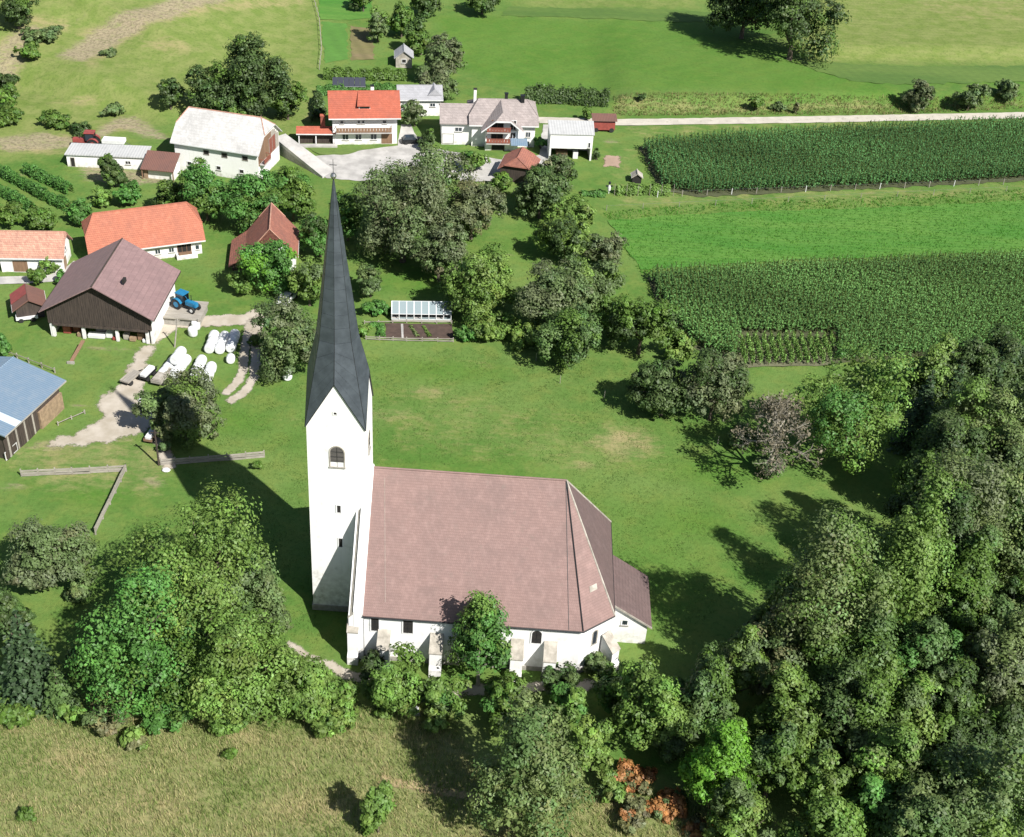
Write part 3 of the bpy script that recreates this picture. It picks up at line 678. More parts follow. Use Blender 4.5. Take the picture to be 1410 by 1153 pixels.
def opening(o, fr, u, z, w_, h_, name='window', pane='glass', frame='whitepaint', mull=1, label=None, sill=True, t=.09):
    org, ux, n = fr; up = Vector((0, 0, 1))
    def q(a, b_, k): return org + ux * a + up * b_ + n * k
    m = MB(); x0, x1, z0, z1 = u - w_ / 2, u + w_ / 2, z, z + h_
    def bar(a0, a1, b0, b1, k=.06): m.slab([q(a0, b0, -.02), q(a1, b0, -.02), q(a1, b1, -.02), q(a0, b1, -.02)], n * (k + .02))
    bar(x0, x0 + t, z0, z1); bar(x1 - t, x1, z0, z1); bar(x0 + t, x1 - t, z0, z0 + t); bar(x0 + t, x1 - t, z1 - t, z1)
    for i in range(1, mull + 1):
        xx = x0 + w_ * i / (mull + 1); bar(xx - t / 2.5, xx + t / 2.5, z0 + t, z1 - t, .045)
    win = m.build(name, M[frame], o, label=label)
    p = MB(); p.slab([q(x0 + t, z0 + t, .0), q(x1 - t, z0 + t, .0), q(x1 - t, z1 - t, .0), q(x0 + t, z1 - t, .0)], n * .018); p.build('pane' if name == 'window' else 'leaf', M[pane], win)
    if sill and name == 'window':
        s_ = MB(); s_.slab([q(x0 - .08, z0 - .07, -.02), q(x1 + .08, z0 - .07, -.02), q(x1 + .08, z0, -.02), q(x0 - .08, z0, -.02)], n * .16); s_.build('sill', M['stone'], win)
    return win
def chimney(o, x, y, z0, z1, s=.5, mat='housewhite', cap='darkmetal'):
    c = MB().box(x - s / 2, x + s / 2, y - s / 2, y + s / 2, z0, z1).build('chimney', M[mat], o)
    MB().box(x - s / 2 - .09, x + s / 2 + .09, y - s / 2 - .09, y + s / 2 + .09, z1 + .001, z1 + .12).build('chimney_cap', M[cap], c); return c
def balcony(o, fr, u, z, w_, dep=1.2, rail='red_wood', slab='housewhite'):
    org, ux, n = fr
    def q(a, b_, k): return org + ux * a + Vector((0, 0, b_)) + n * k
    x0, x1 = u - w_ / 2, u + w_ / 2
    b_ = MB().slab([q(x0, z - .18, 0.004), q(x1, z - .18, 0.004), q(x1, z, 0.004), q(x0, z, 0.004)], n * dep).build('balcony', M[slab], o)
    rl = MB(); rl.slab([q(x0, z + .85, dep - .1), q(x1, z + .85, dep - .1), q(x1, z + .95, dep - .1), q(x0, z + .95, dep - .1)], n * .1)
    for xs in (x0, x1 - .08): rl.slab([q(xs, z + .85, .01), q(xs + .08, z + .85, .01), q(xs + .08, z + .95, .01), q(xs, z + .95, .01)], n * (dep - .12))
    rl.build('railing', M[rail], b_)
    nb = max(4, int(w_ / .55)); pk = MB()
    for i in range(nb):
        a0 = x0 + w_ * i / nb + .03; a1 = x0 + w_ * (i + 1) / nb - .03
        pk.slab([q(a0, z + .08, dep - .07), q(a1, z + .08, dep - .07), q(a1, z + .84, dep - .07), q(a0, z + .84, dep - .07)], n * .03)
    pk.build('railing_board', M[rail], b_); return b_

# white barn of the upper farm
wb = house('barn', 'long white barn with a pale weathered half-hipped roof and a concrete ramp at its end', 'barn', -45.8, 210, -12.8, 16.5, 10.9, 5.4, 9.9, 13.5, 'housewhite', 'white_sheet', .55, .55, .5, ridge_mat='pink_tile')
fr = wall_frame(wb, 'f', 16.5, 10.9, .55, .5)
for u in (-1.8, 1.6, 5.4): opening(wb, fr, u, 3.7, 1.1, .95, pane='dark', frame='grey_wood', mull=0, sill=False)
for u in (-5.2, .3, 4.6): opening(wb, fr, u, 1.2, .9, .8, pane='dark', frame='whitepaint', mull=0)
fr = wall_frame(wb, 'r', 16.5, 10.9, .55, .5)
org, ux, n = fr; m = MB()
for i in range(14):
    a0 = -4.7 + i * .67
    zt = min(5.0 + 4.2 * (1 - abs(a0 + .3) / 5.0), 7.0)
    m.slab([org + ux * a0 + Vector((0, 0, 2.9)), org + ux * (a0 + .63) + Vector((0, 0, 2.9)), org + ux * (a0 + .63) + Vector((0, 0, zt)), org + ux * a0 + Vector((0, 0, zt))], n * .07)
    if i % 1 == 0:
        m.build('plank', M['grey_wood'] if i > 8 else M['mid_wood'], wb); m = MB()
opening(wb, (org + n * .08, ux, n), 1.6, 3.0, 3.0, 3.0, 'barn_door', 'red_wood', 'grey_wood', 1)
balcony(wb, (org + n * .07, ux, n), -2.9, 3.2, 3.0, 1.0, 'red_wood', 'concrete')
rp = thing('barn_ramp', 'pale concrete ramp leading down from the end of the white barn', 'ramp', at(386, 212), 0)
pA, pB, pC, pD = [Vector(at(*p_)) - Vector(rp.location) for p_ in ((376, 209), (394, 203), (462, 236), (444, 246))]
for v in (pA, pB): v.z = 2.7
for v in (pC, pD): v.z = .12
MB().slab([pA, pB, pC, pD], (0, 0, -.3)).build('deck', M['concrete'], rp)
MB().slab([pA + Vector((0.1, .1, -.31)), pD + Vector((-.3, .2, -.31)), Vector((pD.x - .3, pD.y + .2, -.4)), Vector((pA.x + .1, pA.y + .1, -.4))], (.25, .35, 0)).build('side_wall', M['stone'], rp)
kb = MB(); kb.slab([pA, pD, pD + Vector((0, 0, .35)), pA + Vector((0, 0, .35))], (.15, .2, 0)); kb.build('kerb', M['concrete'], rp)
# lean-to in front of it
ls = thing('shed', 'low brown-roofed lean-to shed beside the white barn', 'shed', at(222, 243), R(-6))
MB().slab([(-2.9, -1.9, 2.0), (3.0, -1.9, 2.0), (3.0, 2.4, 3.6), (-2.9, 2.4, 3.6)], (0, 0, -.14)).build('roof', M['rust_sheet'], ls)
MB().box(-1.9, 2.8, -1.1, 2.1, -.4, 1.95).build('wall', M['housewhite'], ls)
MB().box(-2.6, -1.95, -1.3, .2, -.4, 1.9).build('timber_wall', M['tan'], ls)
for x in (-2.7, 2.8): MB().box(x - .08, x + .08, -1.8, -1.64, -.4, 1.86).build('post', M['mid_wood'], ls)
# long low white shed
lw = thing('shed', 'long low white shed with a flat pale roof behind the round dark tree', 'shed', at(150, 232), R(1))
MB().box(-7.2, 6.6, 0, 4.2, -.4, 2.3).build('wall', M['housewhite'], lw)
MB().box(-7.4, 6.8, -.3, 4.5, 2.31, 2.5).build('roof', M['palesheet'], lw)
frw = (Vector((0, 0, 0)), Vector((1, 0, 0)), Vector((0, -1, 0)))
opening(lw, frw, -6.2, 0, .8, 1.8, 'door', 'dark', 'grey_wood', 0); opening(lw, frw, 3.5, .9, 1.0, .7, pane='dark')

# red-roofed house
rh = house('house', 'white house with a bright red gabled roof, a dormer and a long wooden balcony', 'house', -23.1, 225, 8.0, 13.2, 10.2, 5.5, 8.7, 13.2, 'housewhite', 'red_tile', 1, 1.0, .7)
fr = wall_frame(rh, 'f', 13.2, 10.2, 1.0, .7)
balcony(rh, fr, -.2, 2.75, 10.2, 1.2, 'mid_wood', 'concrete')
for u, ww in ((-4.2, .7), (-1.1, .55), (-.3, .55), (3.6, .8)): opening(rh, fr, u, 4.0, ww, .75, mull=0)
for u in (-3.6, -1.2, 1.6): opening(rh, fr, u, .9, 1.2, 1.2)
opening(rh, fr, 4.0, 0, 2.2, 2.2, 'garage_door', 'mid_wood', 'whitepaint', 0)
for z in (1.0, 4.2): opening(rh, wall_frame(rh, 'r', 13.2, 10.2, 1.0, .7), 0, z, 1.1, 1.2)
dm = MB(); k = (8.7 - 5.5) / 5.1
dm.slab([(-1.05, -3.3, 6.55), (1.05, -3.3, 6.55), (1.05, -3.3, 7.25), (-1.05, -3.3, 7.25)], (0, 2.2, 0)); dmo = dm.build('dormer', M['housewhite'], rh)
MB().slab([(-1.35, -3.7, 7.2), (1.35, -3.7, 7.2), (1.05, -.15, 8.62), (-1.05, -.15, 8.62)], (0, 0, .1)).build('dormer_roof', M['red_tile'], dmo)
MB().slab([(-.9, -3.32, 6.65), (.9, -3.32, 6.65), (.9, -3.32, 7.15), (-.9, -3.32, 7.15)], (0, .015, 0)).build('dormer_window', M['glass'], dmo)
chimney(rh, 1.6, .4, 7.6, 9.5, .6)
ax = house('shed', 'low open shed with red tiles and a tall red chimney beside the red-roofed house', 'shed', *at(436, 199)[:2], 6, 7.6, 3.4, 2.3, 2.95, 7.6, 'dark_wood', 'red_tile', 1, .9, .5)
ax.location.y += 1.2
chimney(ax, 1.1, .3, 1.0, 5.0, .8, 'red_wood', 'red_tile')
for x in (-3.3, -.2, 3.3): MB().box(x - .1, x + .1, -1.5, -1.3, -.3, 2.28).build('post', M['whitepaint'], ax)
MB().box(-3.7, 3.7, -2.6, -1.7, -.3, .35).build('terrace_wall', M['concrete'], ax)
# solar array behind the roof
sl = thing('solar_array', 'dark solar panels on a tilted frame behind the red roof', 'solar panels', at(481, 128), R(6))
for i in range(6):
    MB().slab([(-3.3 + i * 1.1, -.6, 1.6), (-2.26 + i * 1.1, -.6, 1.6), (-2.26 + i * 1.1, .6, 3.0), (-3.3 + i * 1.1, .6, 3.0)], (0, .03, -.04)).build('panel', M['solar'], sl)
fm = MB()
for x in (-3.2, 0, 3.2): fm.tube((x, .5, -.3), (x, .5, 2.8), .05); fm.tube((x, -.5, -.3), (x, -.5, 1.65), .05)
fm.tube((-3.3, -.62, 1.52), (3.3, -.62, 1.52), .06); fm.build('frame', M['metal'], sl)
# grey-roofed outbuilding
go = house('outbuilding', 'small white outbuilding with a light grey roof between the red-roofed and grey-brown houses', 'outbuilding', -13.6, 238.2, 7, 8.9, 6.9, 3.5, 5.1, 8.9, 'housewhite', 'grey_sheet', 1, .5, .5)
fr = wall_frame(go, 'f', 8.9, 6.9)
for u in (-2.6, 2.4): opening(go, fr, u, 1.9, 1.1, .8)
MB().slab([(1.4, -2.6, 4.0), (4.2, -2.6, 4.0), (2.8, -2.6, 5.35)], (0, 3.4, 0)).build('dormer', M['grey_sheet'], go)
# villa
vl = house('house', 'large house with a grey-brown hipped roof and a balconied front gable', 'house', 2.6, 227.3, 4.3, 12.9, 10.9, 4.5, 7.4, 9.0, 'housewhite', 'grey_tile', .35, .7, .6)
wg = MB(); wg.slab([(-11.8, -4.6, 4.35), (-6.2, -4.6, 4.35), (-3.0, -.2, 6.5), (-11.8, -.2, 6.5)], (0, 0, -.16)); wg.slab([(-11.8, 4.2, 4.35), (-6.2, 4.2, 4.35), (-3.0, -.2, 6.5), (-11.8, -.2, 6.5)], (0, 0, -.16)); wg.build('wing_roof', M['grey_tile'], vl)
MB().slab([(-11.4, -4.1, -.5), (-11.4, 3.7, -.5), (-11.4, 3.7, 4.3), (-11.4, -.2, 6.2), (-11.4, -4.1, 4.3)], (6.0, 0, 0)).build('wing_wall', M['housewhite'], vl)
opening(vl, (Vector((-8.6, -4.1, 0)), Vector((1, 0, 0)), Vector((0, -1, 0))), .3, 2.6, 1.4, .9)
opening(vl, (Vector((-8.6, -4.1, 0)), Vector((1, 0, 0)), Vector((0, -1, 0))), -1.6, .2, 2.2, 2.0, 'garage_door', 'whitepaint', 'stone', 0)
gx0, gx1, gy = -3.9, 3.1, -6.5; gc = (gx0 + gx1) / 2
MB().slab([(gx0 + .5, gy, -.5), (gx1 - .5, gy, -.5), (gx1 - .5, gy, 4.5), (gc + 1.3, gy, 6.0), (gc - 1.3, gy, 6.0), (gx0 + .5, gy, 4.5)], (0, 6, 0)).build('gable_wall', M['housewhite'], vl)
gr = MB(); yo = gy - 1.2
for s in (-1, 1): gr.slab([(gc + s * 3.9, yo, 4.15), (gc + s * 1.35, yo, 6.24), (gc, yo + 1.6, 7.35), (gc, -.1, 7.35), (gc + s * 3.9, -6.0, 4.15)], (0, 0, -.16))
gr.slab([(gc - 1.35, yo, 6.24), (gc + 1.35, yo, 6.24), (gc, yo + 1.6, 7.35)], (0, 0, -.16)); gr.build('gable_roof', M['grey_tile'], vl)
vb = MB()
for s in (-1, 1): vb.slab([(gc + s * 3.92, yo - .05, 3.95), (gc + s * 1.35, yo - .05, 6.02), (gc + s * 1.35, yo - .05, 6.30), (gc + s * 3.92, yo - .05, 4.21)], (0, .06, 0))
vb.slab([(gc - 1.34, yo - .055, 6.02), (gc + 1.34, yo - .055, 6.02), (gc + 1.34, yo - .055, 6.30), (gc - 1.34, yo - .055, 6.30)], (0, .06, 0)); vb.build('verge_board', M['whitepaint'], vl)
fg = (Vector((gc, gy, 0)), Vector((1, 0, 0)), Vector((0, -1, 0)))
for z in (1.9, 4.05): balcony(vl, fg, -.7, z, 4.4, 1.15, 'red_wood', 'concrete')
for z, hh in ((2.0, 1.7), (4.15, 1.9)):
    opening(vl, fg, -.9, z, 2.2, hh, pane='dark', frame='mid_wood'); opening(vl, fg, 2.0, z, 1.1, hh, pane='dark', frame='whitepaint')
opening(vl, fg, -.6, 0, 2.4, 1.6, 'garage_door', 'dark', 'mid_wood', 0)
MB().slab([(1.2, gy - 1.9, 1.9), (4.3, gy - 1.9, 1.9), (4.3, gy - .02, 2.5), (1.2, gy - .02, 2.5)], (0, 0, .06)).build('canopy', M['blue_sheet'], vl)
fr = wall_frame(vl, 'f', 12.9, 10.9, .7, .6); opening(vl, fr, 4.6, 2.0, 1.0, 1.1); opening(vl, fr, 4.6, .1, .9, 1.2, mull=0)
chimney(vl, .6, .2, 6.8, 8.4, .55, 'darkmetal'); chimney(vl, 3.6, -.4, 6.4, 8.3, .7, 'darkmetal'); chimney(vl, -5.2, .6, 5.6, 9.0, .5, 'housewhite', 'dark')
# open garage
gg = thing('garage', 'white open-fronted garage with a flat pale roof beside the gravel road', 'garage', (15.2, 220.4, float(terr(15.2, 220.4))), R(3.5))
MB().slab([(-4.1, -2.5, 5.15), (4.1, -2.5, 5.15), (4.4, 2.6, 5.65), (-4.1, 2.6, 5.65)], (0, 0, -.15)).build('roof', M['palesheet'], gg)
m = MB(); m.box(-3.9, 3.9, -2.35, -2.1, 2.3, 4.99); m.build('front_wall', M['housewhite'], gg)
m = MB(); m.box(-3.9, -3.65, -2.09, 2.3, -.4, 4.95); m.box(3.65, 3.9, -2.09, 2.3, -.4, 4.95); m.box(-3.64, 3.64, 2.1, 2.3, -.4, 4.95); m.build('wall', M['housewhite'], gg)
for x in (-3.8, 3.7): MB().box(x - .12, x + .2, -2.34, -2.11, -.4, 2.29).build('post', M['whitepaint'], gg)
opening(gg, (Vector((0, -2.36, 0)), Vector((1, 0, 0)), Vector((0, -1, 0))), 3.3, 2.5, .5, 1.1, pane='dark', mull=0)
MB().box(-2.4, -.4, -1.2, .8, -.1, 1.1).build('cupboard', M['mid_wood'], gg)
MB().box(.6, 1.5, -1.7, -.6, -.1, 1.3).build('cupboard', M['whitepaint'], gg)
# red wagon shelter
rw = thing('shelter', 'small red wooden wagon shelter with a brown roof on the gravel road', 'shelter', at(831, 180), R(4))
MB().box(-2.2, 2.0, -.9, .9, .5, 2.0).build('box', M['redpaint'], rw)
MB().slab([(-2.5, -1.2, 2.35), (2.3, -1.2, 2.35), (2.3, 1.2, 2.9), (-2.5, 1.2, 2.9)], (0, 0, .1)).build('roof', M['rust_sheet'], rw)
for x in (-2.1, 1.9): MB().box(x - .06, x + .06, -.88, -.76, 2.001, 2.36).build('post', M['dark_wood'], rw)
for x in (-1.6, 1.4):
    for y in (-.95, .82): MB().tube((x, y, .45), (x, y + .14, .45), .45, n=12).build('wheel', M['rubber'], rw)
# russet hut in front of the villa
hu = house('hut', 'small hut with a russet hipped tile roof in front of the balconied house', 'hut', *at(714, 243)[:2], 78, 6.0, 6.6, 2.4, 4.6, 4.6, 'dark_wood', 'russet_tile', .35, .4, .4)
# grey garden hut
gh = house('hut', 'little grey gabled hut in the upper garden among the far trees', 'hut', *at(556, 89)[:2], 95, 4.4, 4.0, 2.2, 3.7, 4.4, 'coping', 'grey_sheet', 1, .3, .3)
opening(gh, wall_frame(gh, 'l', 4.4, 4.0, .3, .3), 0, 1.0, 1.0, .9, pane='dark', mull=0)
# long orange-roofed farmhouse
og = house('farmhouse', 'long low white farmhouse with a bright orange half-hipped roof', 'farmhouse', -53.0, 177.4, 21.5, 17.8, 9.0, 2.7, 7.3, 14.2, 'housewhite', 'orange_tile', .45, .8, .6)
fr = wall_frame(og, 'f', 17.8, 9.0, .8, .6)
for u in (1.5, 3.6): opening(og, fr, u, .9, .9, .9)
opening(og, fr, 5.6, .2, 2.2, 1.9, pane='dark', frame='mid_wood', mull=2); opening(og, fr, 7.6, .8, .7, .9, mull=0)
MB().box(4.2, 7.4, -4.9, -3.75, -.3, .7).build('terrace', M['housewhite'], og); 
MB().box(4.6, 6.6, -4.7, -4.2, .701, 1.0).build('bench', M['mid_wood'], og)
# pink-roofed garage
pk = house('garage', 'small white garage with a faded pink tile roof and a brown door', 'garage', -68.2, 171.2, 4.0, 10.2, 6.4, 2.7, 5.6, 10.0, 'housewhite', 'pink_tile', .75, .5, .5)
fr = wall_frame(pk, 'f', 10.2, 6.4)
opening(pk, fr, -1.7, 0, 2.4, 2.1, 'garage_door', 'mid_wood', 'whitepaint', 0); opening(pk, fr, 2.0, .9, 1.6, 1.1)
opening(pk, wall_frame(pk, 'r', 10.2, 6.4), 0, 2.4, .8, .8, mull=0); opening(pk, wall_frame(pk, 'r', 10.2, 6.4), -1.2, 0, 1.2, 1.9, 'door', 'tan', 'mid_wood', 0)
# big brown barn
BX, BY, BA, BL, BW, BHE, BHR = -52.4, 156.6, 87.0, 14.0, 16.2, 4.6, 9.3
bb_ = house('barn', 'big dark timber barn with a broad brown roof and an open undercroft', 'barn', BX, BY, BA, BL, BW, BHE, BHR, 14.0, 'housewhite', 'brown_sheet', 1, .75, 1.1, fascia='dark_wood', base=2.3, ridge_mat='dark_wood')
MB().box(-BL / 2 + 1.1 + 3.2, BL / 2 - 1.1, -BW / 2 + .75, BW / 2 - .75, -.5, 2.298).build('lower_wall', M['housewhite'], bb_)
MB().box(-BL / 2 + 1.12, -BL / 2 + 1.1 + 3.19, BW / 2 - 1.1, BW / 2 - .76, -.5, 2.297).build('side_wall', M['plaster'], bb_)
MB().box(-BL / 2 + 1.12, -BL / 2 + 1.1 + 3.19, -BW / 2 + .76, -BW / 2 + 1.1, -.5, 2.297).build('side_wall', M['plaster'], bb_)
org, ux, n = wall_frame(bb_, 'l', BL, BW, .75, 1.1)
k = (BHR - BHE) / (BW / 2); pl = MB(); nb = 46
for i in range(nb):
    a0 = -BW / 2 + .75 + (BW - 1.5) * i / nb; a1 = a0 + (BW - 1.5) / nb - .035; kk = .05 + random.uniform(0, .05)
    z0 = 2.35 + random.uniform(-.08, .08)
    f = lambda a: BHR - .35 - k * abs(a)
    q = lambda a, z: org + ux * a + Vector((0, 0, z))
    tops = [q(a1, f(a1)), q(a0, f(a0))]
    pl.slab([q(a0, z0), q(a1, z0)] + tops, n * (.12 + kk))
o = pl.build('gable_planks', M['dark_wood'], bb_); o['kind'] = 'stuff'
MB().slab([org + ux * -6.8 + Vector((0, 0, 2.0)) + n * .02, org + ux * 6.8 + Vector((0, 0, 2.0)) + n * .02, org + ux * 6.8 + Vector((0, 0, 2.34)) + n * .02, org + ux * -6.8 + Vector((0, 0, 2.34)) + n * .02], n * .25).build('beam', M['dark_wood'], bb_)
def inside(u, dep, z, s, nm, mat, bev=.06):
    p = org + ux * u - n * dep; sx, sy, sz = s
    MB().slab([p + ux * (-sx / 2) + Vector((0, 0, z)), p + ux * (sx / 2) + Vector((0, 0, z)), p + ux * (sx / 2) + Vector((0, 0, z + sz)), p + ux * (-sx / 2) + Vector((0, 0, z + sz))], -n * sy).build(nm, M[mat], bb_, bevel=bev)
inside(0, 3.15, .0, (14, .04, 2.2), 'undercroft_shade_sheet', 'dark', 0)  # thin near-black sheet over the back wall, paints in the undercroft's shade
for a in (-6.9, -2.6, 2.2, 6.5): MB().slab([org + ux * (a - .2) + n * .05, org + ux * (a + .2) + n * .05, org + ux * (a + .2) + n * .05 + Vector((0, 0, 1.99)), org + ux * (a - .2) + n * .05 + Vector((0, 0, 1.99))], -n * .4).build('post', M['plaster'], bb_)
for u, dep, z, s, nm, mt in ((-5.4, .9, 0, (1.1, .9, 1.2), 'crate', 'redpaint'), (-4.2, 1.4, 0, (.9, .8, 1.5), 'cupboard', 'red_wood'), (-3.4, .3, 0, (.7, .7, .6), 'crate', 'tan'), (-1.0, .2, 0, (2.4, 1.0, .55), 'trough', 'whitepaint'), (.8, .6, 0, (1.0, .9, .9), 'sack_heap', 'whitepaint'), (-.6, 1.6, .0, (1.8, .8, 1.2), 'bench', 'grey_wood'), (3.2, .5, 0, (.8, .8, .9), 'crate', 'coping'), (4.2, .2, 0, (.9, .7, .6), 'firewood', 'tan'), (5.3, .7, 0, (1.0, .8, 1.1), 'crate', 'mid_wood'), (5.9, .1, 0, (.5, .5, .5), 'bucket', 'whitepaint'), (1.6, .1, 0, (.5, .5, .45), 'bucket', 'redpaint')):
    inside(u, dep, z, s, nm, mt)
MB().box(-3.4, -2.6, -3.4, -3.0, 8.0, 8.6).build('roof_vent', M['dark'], bb_) 
# timber side platform with the tractor on it
pt = thing('platform', 'wooden driving platform on a stone base along the right side of the timber barn', 'platform', at(246, 446), R(BA - 90))
MB().box(-2.6, 3.4, -.8, 4.4, 1.15, 1.35).build('deck', M['grey_wood'], pt); MB().box(-2.3, 3.2, -.6, 4.2, -.3, 1.149).build('base_wall', M['stone'], pt)
MB().box(-2.6, 3.6, -.95, -.8, 1.351, 1.6).build('edge_beam', M['grey_wood'], pt)
for x in (-2.2, 3.3): MB().box(x - .1, x + .1, -1.15, -.96, -.3, 1.8).build('post', M['grey_wood'], pt)
# small red shed left of the barn
rs = house('shed', 'small shed with a part red, part dark roof left of the timber barn', 'shed', *at(42, 430)[:2], 112, 4.8, 4.8, 1.9, 3.4, 4.8, 'dark_wood', 'rust_sheet', 1, .5, .4)
MB().slab([(-.4, .1, 3.38), (-.4, 2.42, 1.94), (2.42, 2.42, 1.94), (2.42, .1, 3.38)], (0, 0, .05)).build('red_roof_sheet', M['redpaint'], rs)
# russet old house with a catslide roof
ru = house('house', 'old house with a steep russet tile roof half hidden by a bright leafy tree', 'house', -32.6, 176.0, 97, 8.6, 8.2, 3.0, 7.8, 8.6, 'housewhite', 'russet_tile', .5, .5, .5, ridge_mat='pink_tile')
MB().slab([(-4.3, 4.0, 3.1), (4.3, 4.0, 3.1), (4.3, 6.6, 1.3), (-4.3, 6.6, 1.3)], (0, 0, -.15)).build('catslide_roof', M['russet_tile'], ru)
MB().box(-3.8, 3.8, 4.05, 6.1, -.4, 1.4).build('side_wall', M['dark_wood'], ru)
# blue-roofed barn
bl = house('barn', 'timber barn with a blue metal roof and one pale strip at the left edge', 'barn', -62.0, 130.9, 72.5, 13.0, 15.4, 4.3, 5.9, 13.2, 'dark_wood', 'blue_sheet', 1, .9, .6, fascia='grey_wood')
k = (5.9 - 4.3) / 7.7
MB().slab([(-4.4, -7.72, 4.3 + .02), (-3.2, -7.72, 4.3 + .02), (-3.2, -.15, 5.9), (-4.4, -.15, 5.9)], (0, 0, .03)).build('clear_strip', M['clear_sheet'], bl)
fr = wall_frame(bl, 'f', 13.2, 15.4, .9, .6); org, ux, n = fr
for i in range(18):
    a0 = -6.0 + i * .34; zt = 4.1 + random.uniform(-.15, 0)
    MB().slab([org + ux * a0 + n * .01, org + ux * (a0 + .3) + n * .01, org + ux * (a0 + .3) + n * .01 + Vector((0, 0, zt)), org + ux * a0 + n * .01 + Vector((0, 0, zt))], n * random.uniform(.04, .09)).build('plank', M['grey_wood'] if i % 5 == 2 else M['dark_wood'], bl)
MB().slab([org + ux * 1.0 + n * .02, org + ux * 5.9 + n * .02, org + ux * 5.9 + n * .02 + Vector((0, 0, 2.6)), org + ux * 1.0 + n * .02 + Vector((0, 0, 2.6))], n * .3).build('firewood_stack', M['tan'], bl)
opening(bl, fr, -5.0, .1, 2.4, 1.2, 'gate', 'mid_wood', 'whitepaint', 3)
# greenhouse and its bed
gr_ = thing('greenhouse', 'small glass greenhouse with a white frame above the garden bed', 'greenhouse', at(580, 443), R(4))
L2, D_, e_, rz_ = 4.35, 3.0, 1.25, 2.55
MB().box(-L2, L2, 0, D_, -.3, .35).build('base', M['concrete'], gr_)
f = MB()
for i in range(9):
    x = -L2 + 2 * L2 * i / 8; f.tube((x, 0, .35), (x, 0, e_), .075, n=5); f.tube((x, 0, e_), (x, D_ / 2, rz_), .085, n=5); f.tube((x, D_ / 2, rz_), (x, D_, e_), .045, n=5); f.tube((x, D_, .35), (x, D_, e_), .045, n=5)
for y, z in ((0, e_), (D_ / 2, rz_), (D_, e_), (0, .38)): f.tube((-L2, y, z), (L2, y, z), .05, n=5)
for x in (-L2, L2): f.tube((x, 0, e_), (x, D_, e_), .04, n=5)
f.build('frame', M['whitepaint'], gr_)
for i in range(8):
    x0 = -L2 + 2 * L2 * i / 8 + .06; x1 = x0 + 2 * L2 / 8 - .12
    MB().slab([(x0, .04, e_ + .03), (x1, .04, e_ + .03), (x1, D_ / 2 - .03, rz_), (x0, D_ / 2 - .03, rz_)], (0, 0, .02)).build('pane', M['greenglass'], gr_)
    MB().slab([(x0, D_ - .04, e_ + .03), (x1, D_ - .04, e_ + .03), (x1, D_ / 2 + .03, rz_), (x0, D_ / 2 + .03, rz_)], (0, 0, .02)).build('pane', M['greenglass'], gr_)
    MB().slab([(x0, .0, .4), (x1, .0, .4), (x1, .0, .72 if i % 3 else .5), (x0, .0, .72 if i % 3 else .5)], (0, .02, 0)).build('pane', M['greenglass'], gr_)
for x in (-L2, L2): MB().slab([(x, .05, .4), (x, D_ - .05, .4), (x, D_ - .05, e_), (x, D_ / 2, rz_ - .05), (x, .05, e_)], (.02, 0, 0)).build('end_pane', M['greenglass'], gr_)
sheet('garden_bed', [(530, 446), (622, 447), (624, 468), (532, 467)], M['soil'], .08, 2, .15)
sheet('garden_path', [(552, 447), (555, 447), (556, 467), (553, 467)], M['concrete'], .12, 2, .03)
# ------------------------------------------------------------------ vegetation
PAL = {  # leaf colours
 'mid': (.086, .154, .026), 'bright': (.120, .208, .040), 'lime': (.115, .26, .026), 'yellow': (.128, .205, .042), 'olive': (.102, .152, .052),
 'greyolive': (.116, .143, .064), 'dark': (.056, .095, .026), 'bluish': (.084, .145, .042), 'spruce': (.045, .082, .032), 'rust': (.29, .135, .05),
 'dead': (.20, .175, .12), 'brown': (.14, .145, .062), 'lush': (.074, .180, .036), 'greygreen': (.124, .170, .054)}
def rot_dirs(n): v = RNG.normal(size=(n, 3)); return v / np.linalg.norm(v, axis=1)[:, None]
def leaf_quads(cen, nrm, size, col):
    """diamond leaf clumps: centre, normal, size, colour -> mesh arrays"""
    n = len(cen); nrm = nrm / np.maximum(1e-6, np.linalg.norm(nrm, axis=1))[:, None]
    a = rot_dirs(n); u = np.cross(nrm, a); u /= np.maximum(1e-6, np.linalg.norm(u, axis=1))[:, None]; v = np.cross(nrm, u)
    s = size[:, None]; k = RNG.uniform(.45, .8, n)[:, None]; fold = nrm * s * RNG.uniform(-.35, .2, n)[:, None]
    V = np.stack([cen - u * s, cen + v * s * k + fold, cen + u * s * 1.1, cen - v * s * k + fold], 1).reshape(-1, 3)
    F = np.arange(4 * n).reshape(n, 4)
    return V, F, np.repeat(col, 4, 0)
